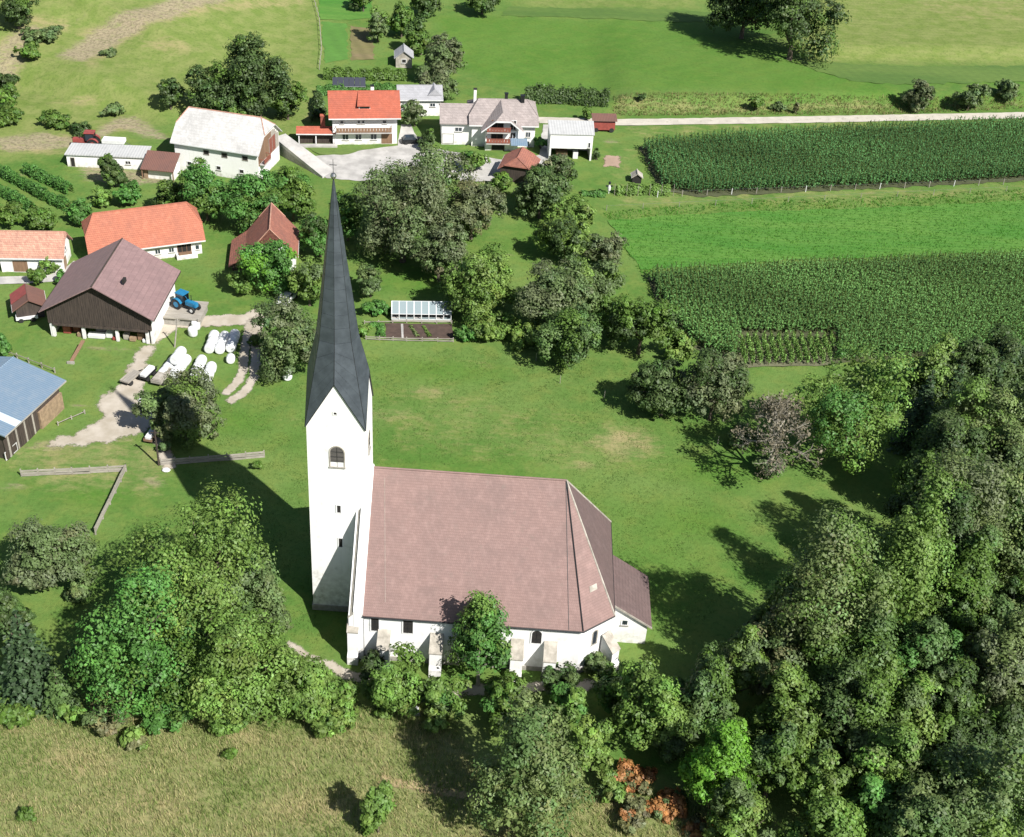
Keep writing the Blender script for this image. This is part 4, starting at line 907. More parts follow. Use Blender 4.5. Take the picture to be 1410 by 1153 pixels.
def crown_arrays(r, cz, base, leaf=.34, clumps=60, per=60, seed_shape=.2, hollow=.55, lean=(0, 0), hue=.16, second=None, droop=0.0, conic=0.0):
    """crown of several big lobes, each covered with leaf clumps, gaps between the lobes"""
    r = np.array(r, float); nl = int(np.clip(clumps / 9, 4, 11)); ld_ = rot_dirs(nl * 4); ld_ = ld_[ld_[:, 2] > -.72]
    pick = [ld_[0]]
    for d_ in ld_[1:]:
        if len(pick) < nl and min(np.linalg.norm(d_ - p_) for p_ in pick) > 1.5 / nl ** .5: pick.append(d_)
    lc = np.array(pick) * RNG.uniform(.46, .78, len(pick))[:, None]; lr = RNG.uniform(.24, .46, len(pick))
    lc = np.r_[lc, [[0, 0, -.08]]]; lr = np.r_[lr, .55]
    lcol = RNG.uniform(1 - hue, 1 + hue, len(lc)); wgt = lr ** 2 / (lr ** 2).sum(); li = RNG.choice(len(lc), clumps * 2, p=wgt); d = rot_dirs(len(li))
    d[:, 2] = np.where(d[:, 2] < -.7, -d[:, 2], d[:, 2]); c = lc[li] + d * (lr[li] * RNG.uniform(.72, 1.0, len(li)))[:, None]
    ins = np.zeros(len(c), bool)
    for q in range(len(lc)): ins |= (li != q) & (np.linalg.norm(c - lc[q], axis=1) < lr[q] * .72)
    ok = ~ins; c, d, li = c[ok][:clumps], d[ok][:clumps], li[ok][:clumps]; k = len(c); c = c * r
    if conic: c[:, :2] *= (1 - conic * sst(-.4, 1.0, c[:, 2] / r[2]))[:, None]
    cr_ = RNG.uniform(.08, .24, k) * r.mean() * (1 - .2 * conic) + .1
    ccol = np.array(base)[None] * (lcol[li] * RNG.uniform(1 - hue * 1.2, 1 + hue * 1.9, k))[:, None] * (1 + RNG.normal(0, hue * .3, (k, 3)))
    if second is not None:
        msk = (RNG.random(k) < .12) | np.isin(li, RNG.choice(len(lc), max(1, len(lc) // 4), False)); ccol[msk] = np.array(second) * RNG.uniform(.8, 1.2, msk.sum())[:, None]
    ci = np.repeat(np.arange(k), per); n = len(ci); ld = rot_dirs(n); out = c / r; out = (out / np.maximum(.05, np.linalg.norm(out, axis=1))[:, None])[ci] * .5 + d[ci] * .5
    flip = (ld * (out + np.array([0, 0, .5]))).sum(1) < -.3; ld[flip] *= -1
    rr = RNG.uniform(.4, 1.1, n)[:, None] * cr_[ci][:, None]
    pos = c[ci] + ld * rr * np.array([1, 1, .8 + droop]) - np.array([0, 0, droop]) * (rr * .8)
    nrm = ld * .9 + out * .35 + np.array([0, 0, .35]) + RNG.normal(0, .36, (n, 3))
    size = leaf * RNG.uniform(.45, 1.25, n); col = np.clip(ccol[ci] * RNG.uniform(.84, 1.2, n)[:, None], .004, .9)
    # leaves deeper in close the crown
    ni = n // 6; qi = RNG.choice(len(lc), ni, p=wgt); dd = rot_dirs(ni); pi_ = (lc[qi] + dd * (lr[qi] * RNG.uniform(.3, .8, ni))[:, None]) * r
    if conic: pi_[:, :2] *= (1 - conic * sst(-.4, 1.0, pi_[:, 2] / r[2]))[:, None]
    pos = np.r_[pos, pi_]; nrm = np.r_[nrm, dd + RNG.normal(0, .6, (ni, 3))]; size = np.r_[size, leaf * RNG.uniform(1.0, 2.0, ni)]
    col = np.r_[col, np.array(base)[None] * RNG.uniform(.75, 1.15, ni)[:, None]]
    pos = pos + np.array([lean[0], lean[1], 0]) * sst(-1, 1, pos[:, 2] / r[2])[:, None]
    pos[:, 2] = np.maximum(pos[:, 2] + cz, .12)
    return leaf_quads(pos, nrm, size, col), c + np.array([0, 0, cz])
def trunk_mb(h_, r0, limbs, base_h, lean=0):
    m = MB(); a = RNG.uniform(-.3, .3, 2); top = Vector((a[0], a[1], base_h)); mid = Vector((a[0] * .3, a[1] * .2, base_h * .5))
    m.path([Vector((0, 0, -.4)), Vector((0, 0, .35)), mid, top], [r0 * 1.6, r0 * 1.08, r0 * .9, r0 * .75], 8)
    for L_ in limbs:
        L_ = Vector(L_); md = top.lerp(L_, .5) + Vector((RNG.uniform(-.3, .3), RNG.uniform(-.3, .3), .25 + abs(L_.z - top.z) * .08))
        m.path([top - Vector((0, 0, RNG.uniform(0, base_h * .35))), md, L_], [r0 * .5, r0 * .3, r0 * .08], 5)
    return m
def place(px, py, wpx, ratio, hfrac=.56):
    p = at(px, py); wm = wpx / ppm(p)
    for _ in range(3):
        hh = wm * ratio; p = at(px, py, hh * hfrac); wm = wpx / ppm(p, hh * hfrac)
    return p, wm, wm * ratio
def tree(label, px, py, wpx, kind='mid', ratio=1.15, group=None, cat='tree', name=None, second=None, dens=1.0, leaf=None, bark='bark', conic=0.0, trunkh=.3, droop=0, hollow=.5):
    p, wm, hh = place(px, py, wpx, ratio)
    r = np.array([wm / 2, wm / 2, hh * (.54 if trunkh < .3 else .49)]); cz = hh - r[2]
    area = 4 * math.pi * (r[0] * r[1] + 2 * r[0] * r[2]) / 3; s = ppm(p)
    lf = leaf or max(.18, 1.85 / s); lf = min(lf, wm * .09)
    n = int(min(13500, max(500, area / (lf * lf) * 1.3 * dens))); cl = int(np.clip(area / 2.0, 40, 230)); per = max(10, n // cl)
    o = thing(name or 'broadleaf_tree', label, cat, p, RNG.uniform(0, 6.28), group)
    (V, F_, col), tips = crown_arrays(r, cz, PAL[kind], lf, cl, per, .22, hollow, RNG.uniform(-.4, .4, 2) * wm * .08, .17, PAL.get(second), droop, conic)
    limbs = [tips[i] for i in RNG.choice(len(tips), min(7, len(tips)), False)]
    trunk_mb(hh, max(.06, wm * .028), limbs, max(.25, hh * trunkh)).build('trunk', M[bark], o)
    link('crown', np_mesh('crown', V, F_, col), o, LEAF); return o
def shrub(label, px, py, wpx, kind='mid', ratio=.75, group=None, second=None, dens=1.0, name='shrub', cat='shrub'):
    p, wm, hh = place(px, py, wpx, ratio, .45); r = np.array([wm / 2, wm / 2, hh * .55]) * .95; s = ppm(p)
    lf = min(max(.2, 1.9 / s), wm * .16); area = 2 * math.pi * r[0] * (r[0] + r[2]); n = int(min(6000, max(160, area / lf ** 2 * 1.5 * dens))); cl = int(np.clip(area / 1.0, 14, 70))
    o = thing(name, label, cat, p, RNG.uniform(0, 6.28), group)
    (V, F_, col), tips = crown_arrays(r, hh * .45, PAL[kind], lf, cl, max(8, n // cl), .3, .5, (0, 0), .2, PAL.get(second))
    m = MB()
    for i in RNG.choice(len(tips), min(6, len(tips)), False): m.tube((0, 0, -.2), tips[i] * .8, .05, .02, 5)
    m.build('stems', M['bark'], o); link('foliage', np_mesh('foliage', V, F_, col), o, LEAF); return o
def spruce(label, px, py, wpx, ratio=2.2, kind='spruce', group=None, dens=1.0):
    p, wm, hh = place(px, py, wpx, ratio, .45); o = thing('spruce_tree', label, 'tree', p, RNG.uniform(0, 6.28), group)
    cen, nr, sz, cl = [], [], [], []; lv = max(9, int(hh / .75)); lf = max(.26, 1.9 / ppm(p)); tm = MB(); tm.tube((0, 0, -.4), (0, 0, hh * .97), wm * .03, .03, 7)
    for i in range(lv):
        t_ = i / (lv - 1); z = hh * (.06 + .92 * t_); rr = wm / 2 * (1 - t_) ** .85 + .12; nbr = max(5, int(12 * (1 - t_) + 5)); off = RNG.uniform(0, 6)
        for b_ in range(nbr):
            a = off + 6.283 * b_ / nbr + RNG.uniform(-.15, .15); rl = rr * RNG.uniform(.78, 1.1); q = max(4, int(rl / lf * 2.6 * dens)); uu = RNG.uniform(.12, 1, q)
            bc = np.array(PAL[kind]) * RNG.uniform(.75, 1.35)
            sp_ = (1.05 - uu) * rl * .3 + .1
            side = RNG.uniform(-1, 1, q) * sp_
            x = math.cos(a) * rl * uu - math.sin(a) * side; y = math.sin(a) * rl * uu + math.cos(a) * side
            zz = z - .32 * rl * uu ** 1.6 + .12 * rl * uu ** 4 + RNG.uniform(-.1, .1, q)
            cen.append(np.c_[x, y, zz]); nr.append(np.c_[x * .25, y * .25, np.ones(q)] + RNG.normal(0, .4, (q, 3))); sz.append(lf * RNG.uniform(.6, 1.15, q)); cl.append(bc[None] * RNG.uniform(.75, 1.3, q)[:, None])
    V, F_, col = leaf_quads(np.concatenate(cen), np.concatenate(nr), np.concatenate(sz), np.concatenate(cl))
    tm.build('trunk', M['bark'], o); link('crown', np_mesh('crown', V, F_, col), o, LEAF); return o
def bare_tree(label, px, py, wpx, ratio=1.2):
    p, wm, hh = place(px, py, wpx, ratio); o = thing('dead_tree', label, 'tree', p, 0); m = MB(); tips = []
    def grow(a, d, L_, r_, dep):
        b_ = a + d * L_; m.tube(a, b_, r_, r_ * .62, 5 if dep > 1 else 4); tips.append(b_)
        if dep == 0: return
        for _ in range(4 if dep > 2 else 3):
            nd = (d + Vector(RNG.normal(0, .55, 3)) + Vector((0, 0, .12))).normalized(); grow(b_ - d * L_ * RNG.uniform(0, .4), nd, L_ * RNG.uniform(.6, .8), r_ * .58, dep - 1)
    grow(Vector((0, 0, -.3)), Vector((.05, 0, 1)).normalized(), hh * .32, wm * .035, 5)
    m.build('trunk', M['palebark'], o)
    tp = np.array([tuple(x) for x in tips]); tp = tp[RNG.choice(len(tp), min(len(tp), 420))]; tp = np.repeat(tp, 6, 0) + RNG.normal(0, .35, (len(tp) * 6, 3))
    V, F_, col = leaf_quads(tp, RNG.normal(size=tp.shape), RNG.uniform(.1, .24, len(tp)), np.array(PAL['dead'])[None] * RNG.uniform(.55, 1.2, len(tp))[:, None])
    link('twigs', np_mesh('twigs', V, F_, col), o, LEAF); return o
def hedge(label, pts, wid, hgt, kind='mid', name='hedge', cat='hedge', group=None, spiky=0.0):
    c = [at(*q_) for q_ in pts]; o = thing(name, label, cat, c[0], 0, group); L_ = 0; cen = []; nr = []; s = ppm(c[0]); lf = max(.2, 1.7 / s)
    for a, b_ in zip(c[:-1], c[1:]):
        d = b_ - a; ln = d.length; n = int(ln * (wid + 2 * hgt) / lf ** 2 * 1.6); t_ = RNG.random(n); ph = RNG.uniform(0, math.pi, n)
        lump = 1 + .22 * np.sin(t_ * ln * 1.7) * np.cos(t_ * ln * .9 + 1); per = np.array([-d.y, d.x]) / max(.01, math.hypot(d.x, d.y))
        off = np.cos(ph) * wid / 2 * lump * RNG.uniform(.7, 1.05, n); zz = (np.sin(ph) ** .7 * hgt * lump * RNG.uniform(.75, 1.08, n)) + spiky * RNG.random(n) ** 3
        xy = np.array([a.x, a.y])[None] + np.outer(t_, [d.x, d.y]) + off[:, None] * per
        cen.append(np.c_[xy - np.array([c[0].x, c[0].y]), zz + terr(xy[:, 0], xy[:, 1]) - c[0].z]); nr.append(np.c_[np.cos(ph)[:, None] * per, np.sin(ph) + .3] + RNG.normal(0, .45, (n, 3)))
    cen = np.concatenate(cen); nr = np.concatenate(nr); n = len(cen)
    tone = 1 + .25 * np.sin(cen[:, 0] * 2.1) * np.cos(cen[:, 1] * 1.7)
    V, F_, col = leaf_quads(cen, nr, lf * RNG.uniform(.55, 1.2, n), np.array(PAL[kind])[None] * (tone * RNG.uniform(.72, 1.3, n))[:, None])
    link('foliage', np_mesh('foliage', V, F_, col), o, LEAF); return o
def scatter_blades(name, poly_px, per_m2, hgt, wid, colours, nb=3, lift=0, mask=None, world=None):
    poly = world or wpoly(poly_px); arr = np.array(poly); lo, hi = arr.min(0), arr.max(0); n = int(np.prod(hi - lo) * per_m2)
    q_ = RNG.uniform(lo, hi, (n, 2)); q_ = q_[inpoly(q_, poly)]
    if mask is not None: q_ = q_[mask(q_)]
    n = len(q_); z = terr(q_[:, 0], q_[:, 1]) + lift; V = []; Fc = []; cc = []
    colours = np.array(colours)
    pat = .5 + .5 * np.sin(q_[:, 0] * .31 + 1.7 * np.sin(q_[:, 1] * .23)) * np.cos(q_[:, 1] * .41 + np.sin(q_[:, 0] * .17))
    base = colours[np.clip((pat * len(colours) + RNG.normal(0, .8, n)).astype(int), 0, len(colours) - 1)]
    for b_ in range(nb):
        a = RNG.uniform(0, 6.28, n); hh = hgt * RNG.uniform(.5, 1.25, n); ln = RNG.uniform(.15, .75, n) * hh; ww = wid * RNG.uniform(.6, 1.3, n)
        dx, dy = np.cos(a), np.sin(a); jx, jy = RNG.normal(0, .12, n), RNG.normal(0, .12, n)
        p0 = np.c_[q_[:, 0] + jx - dy * ww, q_[:, 1] + jy + dx * ww, z - .03]; p1 = np.c_[q_[:, 0] + jx + dy * ww, q_[:, 1] + jy - dx * ww, z - .03]
        p2 = np.c_[q_[:, 0] + jx + dx * ln, q_[:, 1] + jy + dy * ln, z + hh]
        V.append(np.stack([p0, p1, p2], 1).reshape(-1, 3)); cc.append(np.repeat(base * RNG.uniform(.7, 1.3, n)[:, None], 3, 0))
    V = np.concatenate(V); o = link(name, np_mesh(name, V, np.arange(len(V)).reshape(-1, 3), np.concatenate(cc)), None, BLADE); o['kind'] = 'stuff'; return o
def corn(name, poly_px, row=.75, step=.5, hgt=2.4, kind=(.045, .10, .022), keep=None, ang=0.0, nl=9, spread=1.0):
    poly = wpoly(poly_px); arr = np.array(poly); lo, hi = arr.min(0) - 5, arr.max(0) + 5
    gx, gy = np.meshgrid(np.arange(lo[0], hi[0], row), np.arange(lo[1], hi[1], step)); q_ = np.stack([gx.ravel(), gy.ravel()], 1) + RNG.normal(0, .07, (gx.size, 2))
    q_ = q_[inpoly(q_, poly) & (np.abs(q_[:, 0]) < 150)]; n = len(q_); z = terr(q_[:, 0], q_[:, 1]); V = []; cc = []
    tone = 1 + .14 * np.sin(q_[:, 0] * .13 + 2 * np.sin(q_[:, 1] * .11)) + .1 * np.sin(q_[:, 1] * .35 + q_[:, 0] * .05)
    hp = hgt * RNG.uniform(.82, 1.12, n) * (1 + .06 * np.sin(q_[:, 0] * .21) * np.sin(q_[:, 1] * .3))
    for k in range(nl):
        a = RNG.uniform(0, 6.28, n); dx, dy = np.cos(a), np.sin(a); f = (k + .5) / nl; zb = z + hp * (.25 + .7 * f); ln = spread * RNG.uniform(.45, .8, n) * (1.15 - .5 * f); ww = RNG.uniform(.05, .085, n) * 2.0
        b0 = np.c_[q_[:, 0], q_[:, 1], zb]; m0 = np.c_[q_[:, 0] + dx * ln * .55 - dy * ww, q_[:, 1] + dy * ln * .55 + dx * ww, zb + .22]; m1 = np.c_[q_[:, 0] + dx * ln * .55 + dy * ww, q_[:, 1] + dy * ln * .55 - dx * ww, zb + .22]
        e_ = np.c_[q_[:, 0] + dx * ln, q_[:, 1] + dy * ln, zb - RNG.uniform(-.2, .15, n)]
        V.append(np.stack([b0, m0, e_, m1], 1).reshape(-1, 3)); cc.append(np.repeat(np.array(kind)[None] * (tone * RNG.uniform(.7, 1.35, n))[:, None], 4, 0))
    # stalk and tassel as two narrow crossed faces
    for dx, dy in ((1, 0), (0, 1)):
        w_ = .03; V.append(np.stack([np.c_[q_[:, 0] - dx * w_, q_[:, 1] - dy * w_, z - .05], np.c_[q_[:, 0] + dx * w_, q_[:, 1] + dy * w_, z - .05], np.c_[q_[:, 0] + dx * w_ * 1.6, q_[:, 1] + dy * w_ * 1.6, z + hp + .25], np.c_[q_[:, 0] - dx * w_ * 1.6, q_[:, 1] - dy * w_ * 1.6, z + hp + .25]], 1).reshape(-1, 3)); cc.append(np.repeat(np.array([(.12, .15, .045)]) * RNG.uniform(.7, 1.3, n)[:, None], 4, 0))
    V = np.concatenate(V); o = link(name, np_mesh(name, V, np.arange(len(V)).reshape(-1, 4), np.concatenate(cc)), None, LEAF); o['kind'] = 'stuff'; return o

corn('corn_plants', [(884, 205), (1000, 194), (1420, 174), (1560, 168), (1560, 241), (1420, 247), (1100, 263), (960, 269), (912, 260)], .75, .55, 2.5, (.080, .190, .062))
corn('corn_plants', [(894, 384), (1100, 373), (1420, 359), (1560, 354), (1560, 480), (1400, 484), (1152, 500), (1150, 462), (1016, 460), (1013, 502), (954, 476), (908, 415)], .75, .5, 2.4, (.115, .235, .066))
corn('corn_rows', [(1018, 470), (1148, 471), (1142, 503), (1020, 506)], 1.12, .28, 1.9, (.19, .34, .08), nl=9, spread=.5)

GA = 'trees on the farm and orchard'
# --- lower left group
tree('grey-green apple tree at the left edge below the paddock fence', 62, 755, 128, 'greyolive', .95, second='olive')
tree('large mid-green ash in front of the yellow-green trees', 192, 868, 218, 'lush', 1.2, second='mid', conic=.15)
tree('broad yellow-green tree behind the large ash', 278, 785, 225, 'yellow', 1.1, second='bright')
tree('dull olive tree right of the yellow-green one, beside the tower shadow', 345, 800, 112, 'olive', 1.4)
tree('yellow-green tree right of the large ash', 335, 920, 150, 'yellow', 1.25, second='bright')
tree('low bright tree at the end of the church path', 432, 945, 105, 'bright', .75, second='yellow', trunkh=.15)
tree('small pale-leaved tree between the ash and the path', 385, 905, 60, 'yellow', 1.2)
spruce('dense dark conifer at the lower left edge', 35, 905, 110, 1.5, 'spruce')
spruce('smaller green conifer below the dense dark one', 80, 950, 60, 1.4, 'bluish')
tree('dull green tree at the left edge behind the conifers', 10, 850, 70, 'dark', 1.1)
shrub('brownish bramble bush under the ash', 145, 990, 80, 'brown', .7, second='olive')
shrub('yellowing low bush in the dry meadow beside the bramble', 185, 1020, 52, 'yellow', .6, second='brown')
shrub('small round dark shrub alone in the dry meadow', 33, 1122, 28, 'mid', .9)
shrub('tiny dark weed bush near the middle of the dry meadow', 315, 1038, 22, 'mid', .9)
tree('slim young tree alone in the dry meadow', 521, 1105, 60, 'bright', 2.0, trunkh=.08, second='yellow', conic=.3)
shrub('bright weeds between the spruce and the ash', 100, 985, 40, 'bright', .8)
for lab_, px_, py_, w__, k_, ra_ in [('leafy bush at the foot of the yellow-green tree', 320, 985, 80, 'bright', .7), ('green bush at the foot of the large ash', 225, 975, 90, 'lush', .7), ('dark bush between the ash and the dense dark conifer', 120, 900, 60, 'dark', .9), ('bush below the low bright tree by the path', 455, 985, 80, 'yellow', .6),
  ('bright bush right of the low bright tree', 478, 958, 50, 'bright', .7), ('dull bush below the tower shadow edge', 375, 850, 60, 'olive', .9), ('dark bush between the ash and the yellow-green tree', 285, 930, 60, 'mid', 1.0), ('olive bush under the grey-green apple tree', 110, 815, 50, 'olive', .8), ('pale bush at the left edge under the conifers', 20, 985, 60, 'mid', .7),
  ('bush left of the small spreading tree', 520, 960, 60, 'mid', .7), ('yellow-green bush right of the small spreading tree', 600, 990, 50, 'yellow', .7)]:
    shrub(lab_, px_, py_, w__, k_, ra_, 'undergrowth below the church')
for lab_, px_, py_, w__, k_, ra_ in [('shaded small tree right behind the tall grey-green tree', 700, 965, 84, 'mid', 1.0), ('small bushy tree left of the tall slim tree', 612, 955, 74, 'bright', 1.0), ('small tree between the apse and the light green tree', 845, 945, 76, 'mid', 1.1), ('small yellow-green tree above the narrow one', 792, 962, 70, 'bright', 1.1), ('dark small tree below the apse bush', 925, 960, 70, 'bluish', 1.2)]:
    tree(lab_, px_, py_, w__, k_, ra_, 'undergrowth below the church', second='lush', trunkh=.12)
tree('round dark clipped tree in front of the long white shed', 153, 230, 46, 'dark', 1.15, GA, second='mid', dens=2.2, trunkh=.1, conic=.35)
# --- in front of the church
tree('small spreading tree in front of the church wall, left one', 553, 932, 92, 'bright', 1.15, second='mid', trunkh=.2, dens=.75)
shrub('dark shrub against the west end of the church', 510, 918, 48, 'dark', 1.0)
tree('tall slim tree standing before the church roof', 662, 878, 98, 'lush', 1.75, second='bright', bark='palebark', trunkh=.25, dens=.75, conic=.25)
tree('tall grey-green tree in the foreground below the church', 733, 1035, 178, 'greygreen', 1.6, second='bluish', conic=.72, trunkh=.06)
tree('yellow-green narrow tree right of the tall grey-green one', 818, 1020, 66, 'yellow', 1.7, second='bright', trunkh=.15)
tree('light green tree below the sacristy', 888, 968, 112, 'bright', 1.35, second='yellow', bark='palebark')
shrub('dark bush beside the church between the buttresses', 770, 940, 66, 'dark', .8)
shrub('round olive bush at the church apse', 826, 915, 48, 'olive', .9)
shrub('low dark bush under the tall slim tree', 600, 960, 60, 'dark', .7)
shrub('low dark bush right of the tall slim tree', 690, 955, 70, 'mid', .7)
shrub('yellowish bush at the foot of the grey-green tree', 845, 1085, 60, 'yellow', .7, second='olive')
shrub('rust-red bush at the meadow edge, largest one', 872, 1072, 74, 'rust', .28, second='brown')
shrub('rust-red bush at the meadow edge, lower one', 922, 1102, 74, 'rust', .26, second='olive')
shrub('thin rusty bush in the bottom meadow corner', 880, 1125, 70, 'brown', .4, second='rust')
shrub('reddish bush at the bottom edge under the lime-green tree', 965, 1138, 60, 'rust', .3, second='brown')
# --- the wood on the right
W_ = [
 ('dark green tree left of the lime-green one', 968, 955, 84, 'bluish', 1.4, 'mid'), ('light olive tree above the lime-green one', 1019, 915, 74, 'yellow', 1.5, 'olive'),
 ('brownish olive tree at the wood edge', 1068, 893, 92, 'olive', 1.2, 'brown'), ('slim pale green tree at the wood edge', 1075, 835, 58, 'bright', 1.5, 'yellow'),
 ('big rounded green tree at the wood edge facing the meadow', 1152, 815, 145, 'greygreen', 1.25, 'mid'), ('tall light green tree with a pale bare trunk', 1258, 770, 96, 'bright', 1.7, 'yellow'),
 ('broad dark green tree in the middle of the wood', 1166, 911, 130, 'mid', 1.1, 'bluish'), ('bluish green tree right of the middle of the wood', 1277, 902, 92, 'bluish', 1.2, 'lush'),
 ('yellow-olive tree in the wood', 1255, 978, 88, 'yellow', 1.2, 'olive'), ('yellowish green tree beside the lime-green one', 1082, 978, 90, 'yellow', 1.25, 'mid'),
 ('vivid lime-green tree at the wood edge', 995, 1045, 92, 'lime', 1.3, 'lime'), ('dark middle tree in front of the yellow-olive tree', 1166, 987, 104, 'dark', 1.2, 'mid'),
 ('light green tree near the bottom of the wood', 1226, 1050, 104, 'bright', 1.15, 'greygreen'), ('yellowish tree near the bottom of the wood', 1139, 1075, 80, 'yellow', 1.1, 'bright'),
 ('dark green tree right of the lime-green one', 1068, 1045, 84, 'mid', 1.2, 'bluish'), ('yellow-green low tree at the bottom edge', 1025, 1128, 92, 'yellow', .9, 'olive'),
 ('bright green tree at the bottom edge', 1135, 1140, 112, 'bright', 1.0, 'mid'), ('bluish tree at the bottom edge', 1255, 1125, 108, 'bluish', 1.1, 'greygreen'),
 ('big olive-green tree in the bottom right corner', 1370, 1080, 150, 'olive', 1.15, 'yellow'), ('grey-olive tree with a bare pale trunk at the right edge', 1388, 905, 100, 'greyolive', 1.4, 'greygreen'),
 ('dull green tree at the right side of the wood', 1335, 795, 96, 'bluish', 1.2, 'mid'), ('big grey-green tree at the right side of the wood', 1332, 705, 130, 'greygreen', 1.2, 'greyolive'),
 ('grey-green tree at the right edge of the picture', 1392, 745, 90, 'greygreen', 1.3, 'bluish'), ('pale grey-green tree high on the right edge', 1392, 645, 100, 'greygreen', 1.1, 'olive'),
 ('light green rounded tree at the top of the wood', 1345, 592, 112, 'greygreen', 1.05, 'bright'), ('broad walnut tree with large light leaves by the corn', 1186, 552, 128, 'bright', 1.05, 'lush'),
 ('yellow-green tree behind the dark spruces', 1282, 512, 80, 'yellow', 1.0, 'dark'), ('dark tree at the corn field corner', 1335, 510, 84, 'dark', 1.0, 'olive'),
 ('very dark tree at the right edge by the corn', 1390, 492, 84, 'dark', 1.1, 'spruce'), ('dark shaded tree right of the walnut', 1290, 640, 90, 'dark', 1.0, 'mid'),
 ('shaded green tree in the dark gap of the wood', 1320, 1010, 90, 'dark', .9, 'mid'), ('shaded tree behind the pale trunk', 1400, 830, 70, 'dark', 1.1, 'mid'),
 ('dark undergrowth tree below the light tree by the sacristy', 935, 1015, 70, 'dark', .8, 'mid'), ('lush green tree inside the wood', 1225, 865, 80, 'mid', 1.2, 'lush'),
 ('dark tree at the right edge above the bottom corner', 1400, 1000, 80, 'dark', 1.0, 'olive'), ('mid-green tree behind the brownish olive one', 1105, 860, 70, 'mid', 1.2, 'bluish'),
 ('narrow green tree between the light green and the bluish tree', 1205, 1110, 70, 'lush', 1.3, 'mid'), ('olive tree at the far right of the corn field', 1400, 570, 70, 'dark', 1.2, 'olive'),
]
W_ += [('tall dark tree left of the big grey-green one', 1266, 688, 76, 'dark', 1.8, 'mid'), ('tall shaded tree behind the walnut and the spruces', 1292, 615, 70, 'dark', 1.7, 'bluish'), ('green tree filling the gap left of the pale-trunk tree', 1310, 840, 84, 'mid', 1.3, 'bluish'), ('shaded green tree right of the yellow-olive one', 1305, 945, 80, 'dark', 1.2, 'mid'), ('dull tree at the right edge under the grey-green trees', 1405, 690, 80, 'bluish', 1.3, 'dark'),
 ('dark tree behind the tall light green one', 1300, 745, 90, 'dark', 1.5, 'mid'), ('dark green tree left of the bottom right corner tree', 1310, 1075, 80, 'mid', 1.2, 'dark'), ('low green tree at the bottom edge beside the corner tree', 1320, 1135, 84, 'olive', 1.0, 'mid'),
 ('mid-green tree between the bluish and the middle tree', 1215, 940, 72, 'greygreen', 1.2, 'mid'), ('olive tree behind the brownish olive one', 1040, 865, 56, 'olive', 1.2, 'yellow'), ('grey-green tree above the pale-trunk tree', 1355, 850, 80, 'greygreen', 1.2, 'bluish'),
 ('dark green tree under the big rounded one', 1120, 940, 76, 'mid', 1.2, 'bluish'), ('green tree at the right edge beside the corner tree', 1400, 950, 70, 'olive', 1.2, 'greygreen'), ('dark tree between the spruces and the right edge', 1330, 650, 80, 'dark', 1.3, 'bluish'), ('lush tree below the bluish one', 1195, 1040, 66, 'mid', 1.2, 'lush')]
for i_, w_ in enumerate(W_):
    if any(k_ in w_[0] for k_ in ('facing the meadow', 'tall light green', 'right side of the wood', 'slim pale', 'behind the tall light', 'dark shaded tree')): W_[i_] = w_[:5] + (w_[5] * 1.3,) + w_[6:]
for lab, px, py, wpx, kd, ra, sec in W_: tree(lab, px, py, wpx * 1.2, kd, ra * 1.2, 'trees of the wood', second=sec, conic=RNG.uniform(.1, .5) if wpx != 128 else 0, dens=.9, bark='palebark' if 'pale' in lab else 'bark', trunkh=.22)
spruce('tall dark spruce between the walnut and the wood', 1268, 570, 66, 2.0); spruce('second dark spruce right of the tall one', 1310, 548, 60, 1.9); spruce('dark spruce at the right edge among grey-green trees', 1365, 540, 56, 1.9)
# --- row between the meadow and the corn
bare_tree('half-dead grey tree with bare twigs beside the walnut', 1072, 582, 112, 1.5)
tree('drooping grey-olive tree by the corn rows', 986, 528, 90, 'greyolive', 1.25, GA, second='dark', droop=.3)
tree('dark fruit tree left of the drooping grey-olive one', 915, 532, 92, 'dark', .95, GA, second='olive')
tree('small pale tree before the dark fruit tree', 902, 548, 48, 'olive', 1.0, GA)
tree('green tree with the corn field right behind it', 885, 442, 92, 'mid', 1.05, GA, second='dark')
shrub('pale bush at the corner of the corn field', 935, 480, 50, 'yellow', .8)
shrub('dark bush at the meadow edge left of the half-dead tree', 1025, 600, 52, 'olive', .6)
shrub('low pale bush under the half-dead tree', 1062, 640, 60, 'olive', .6)
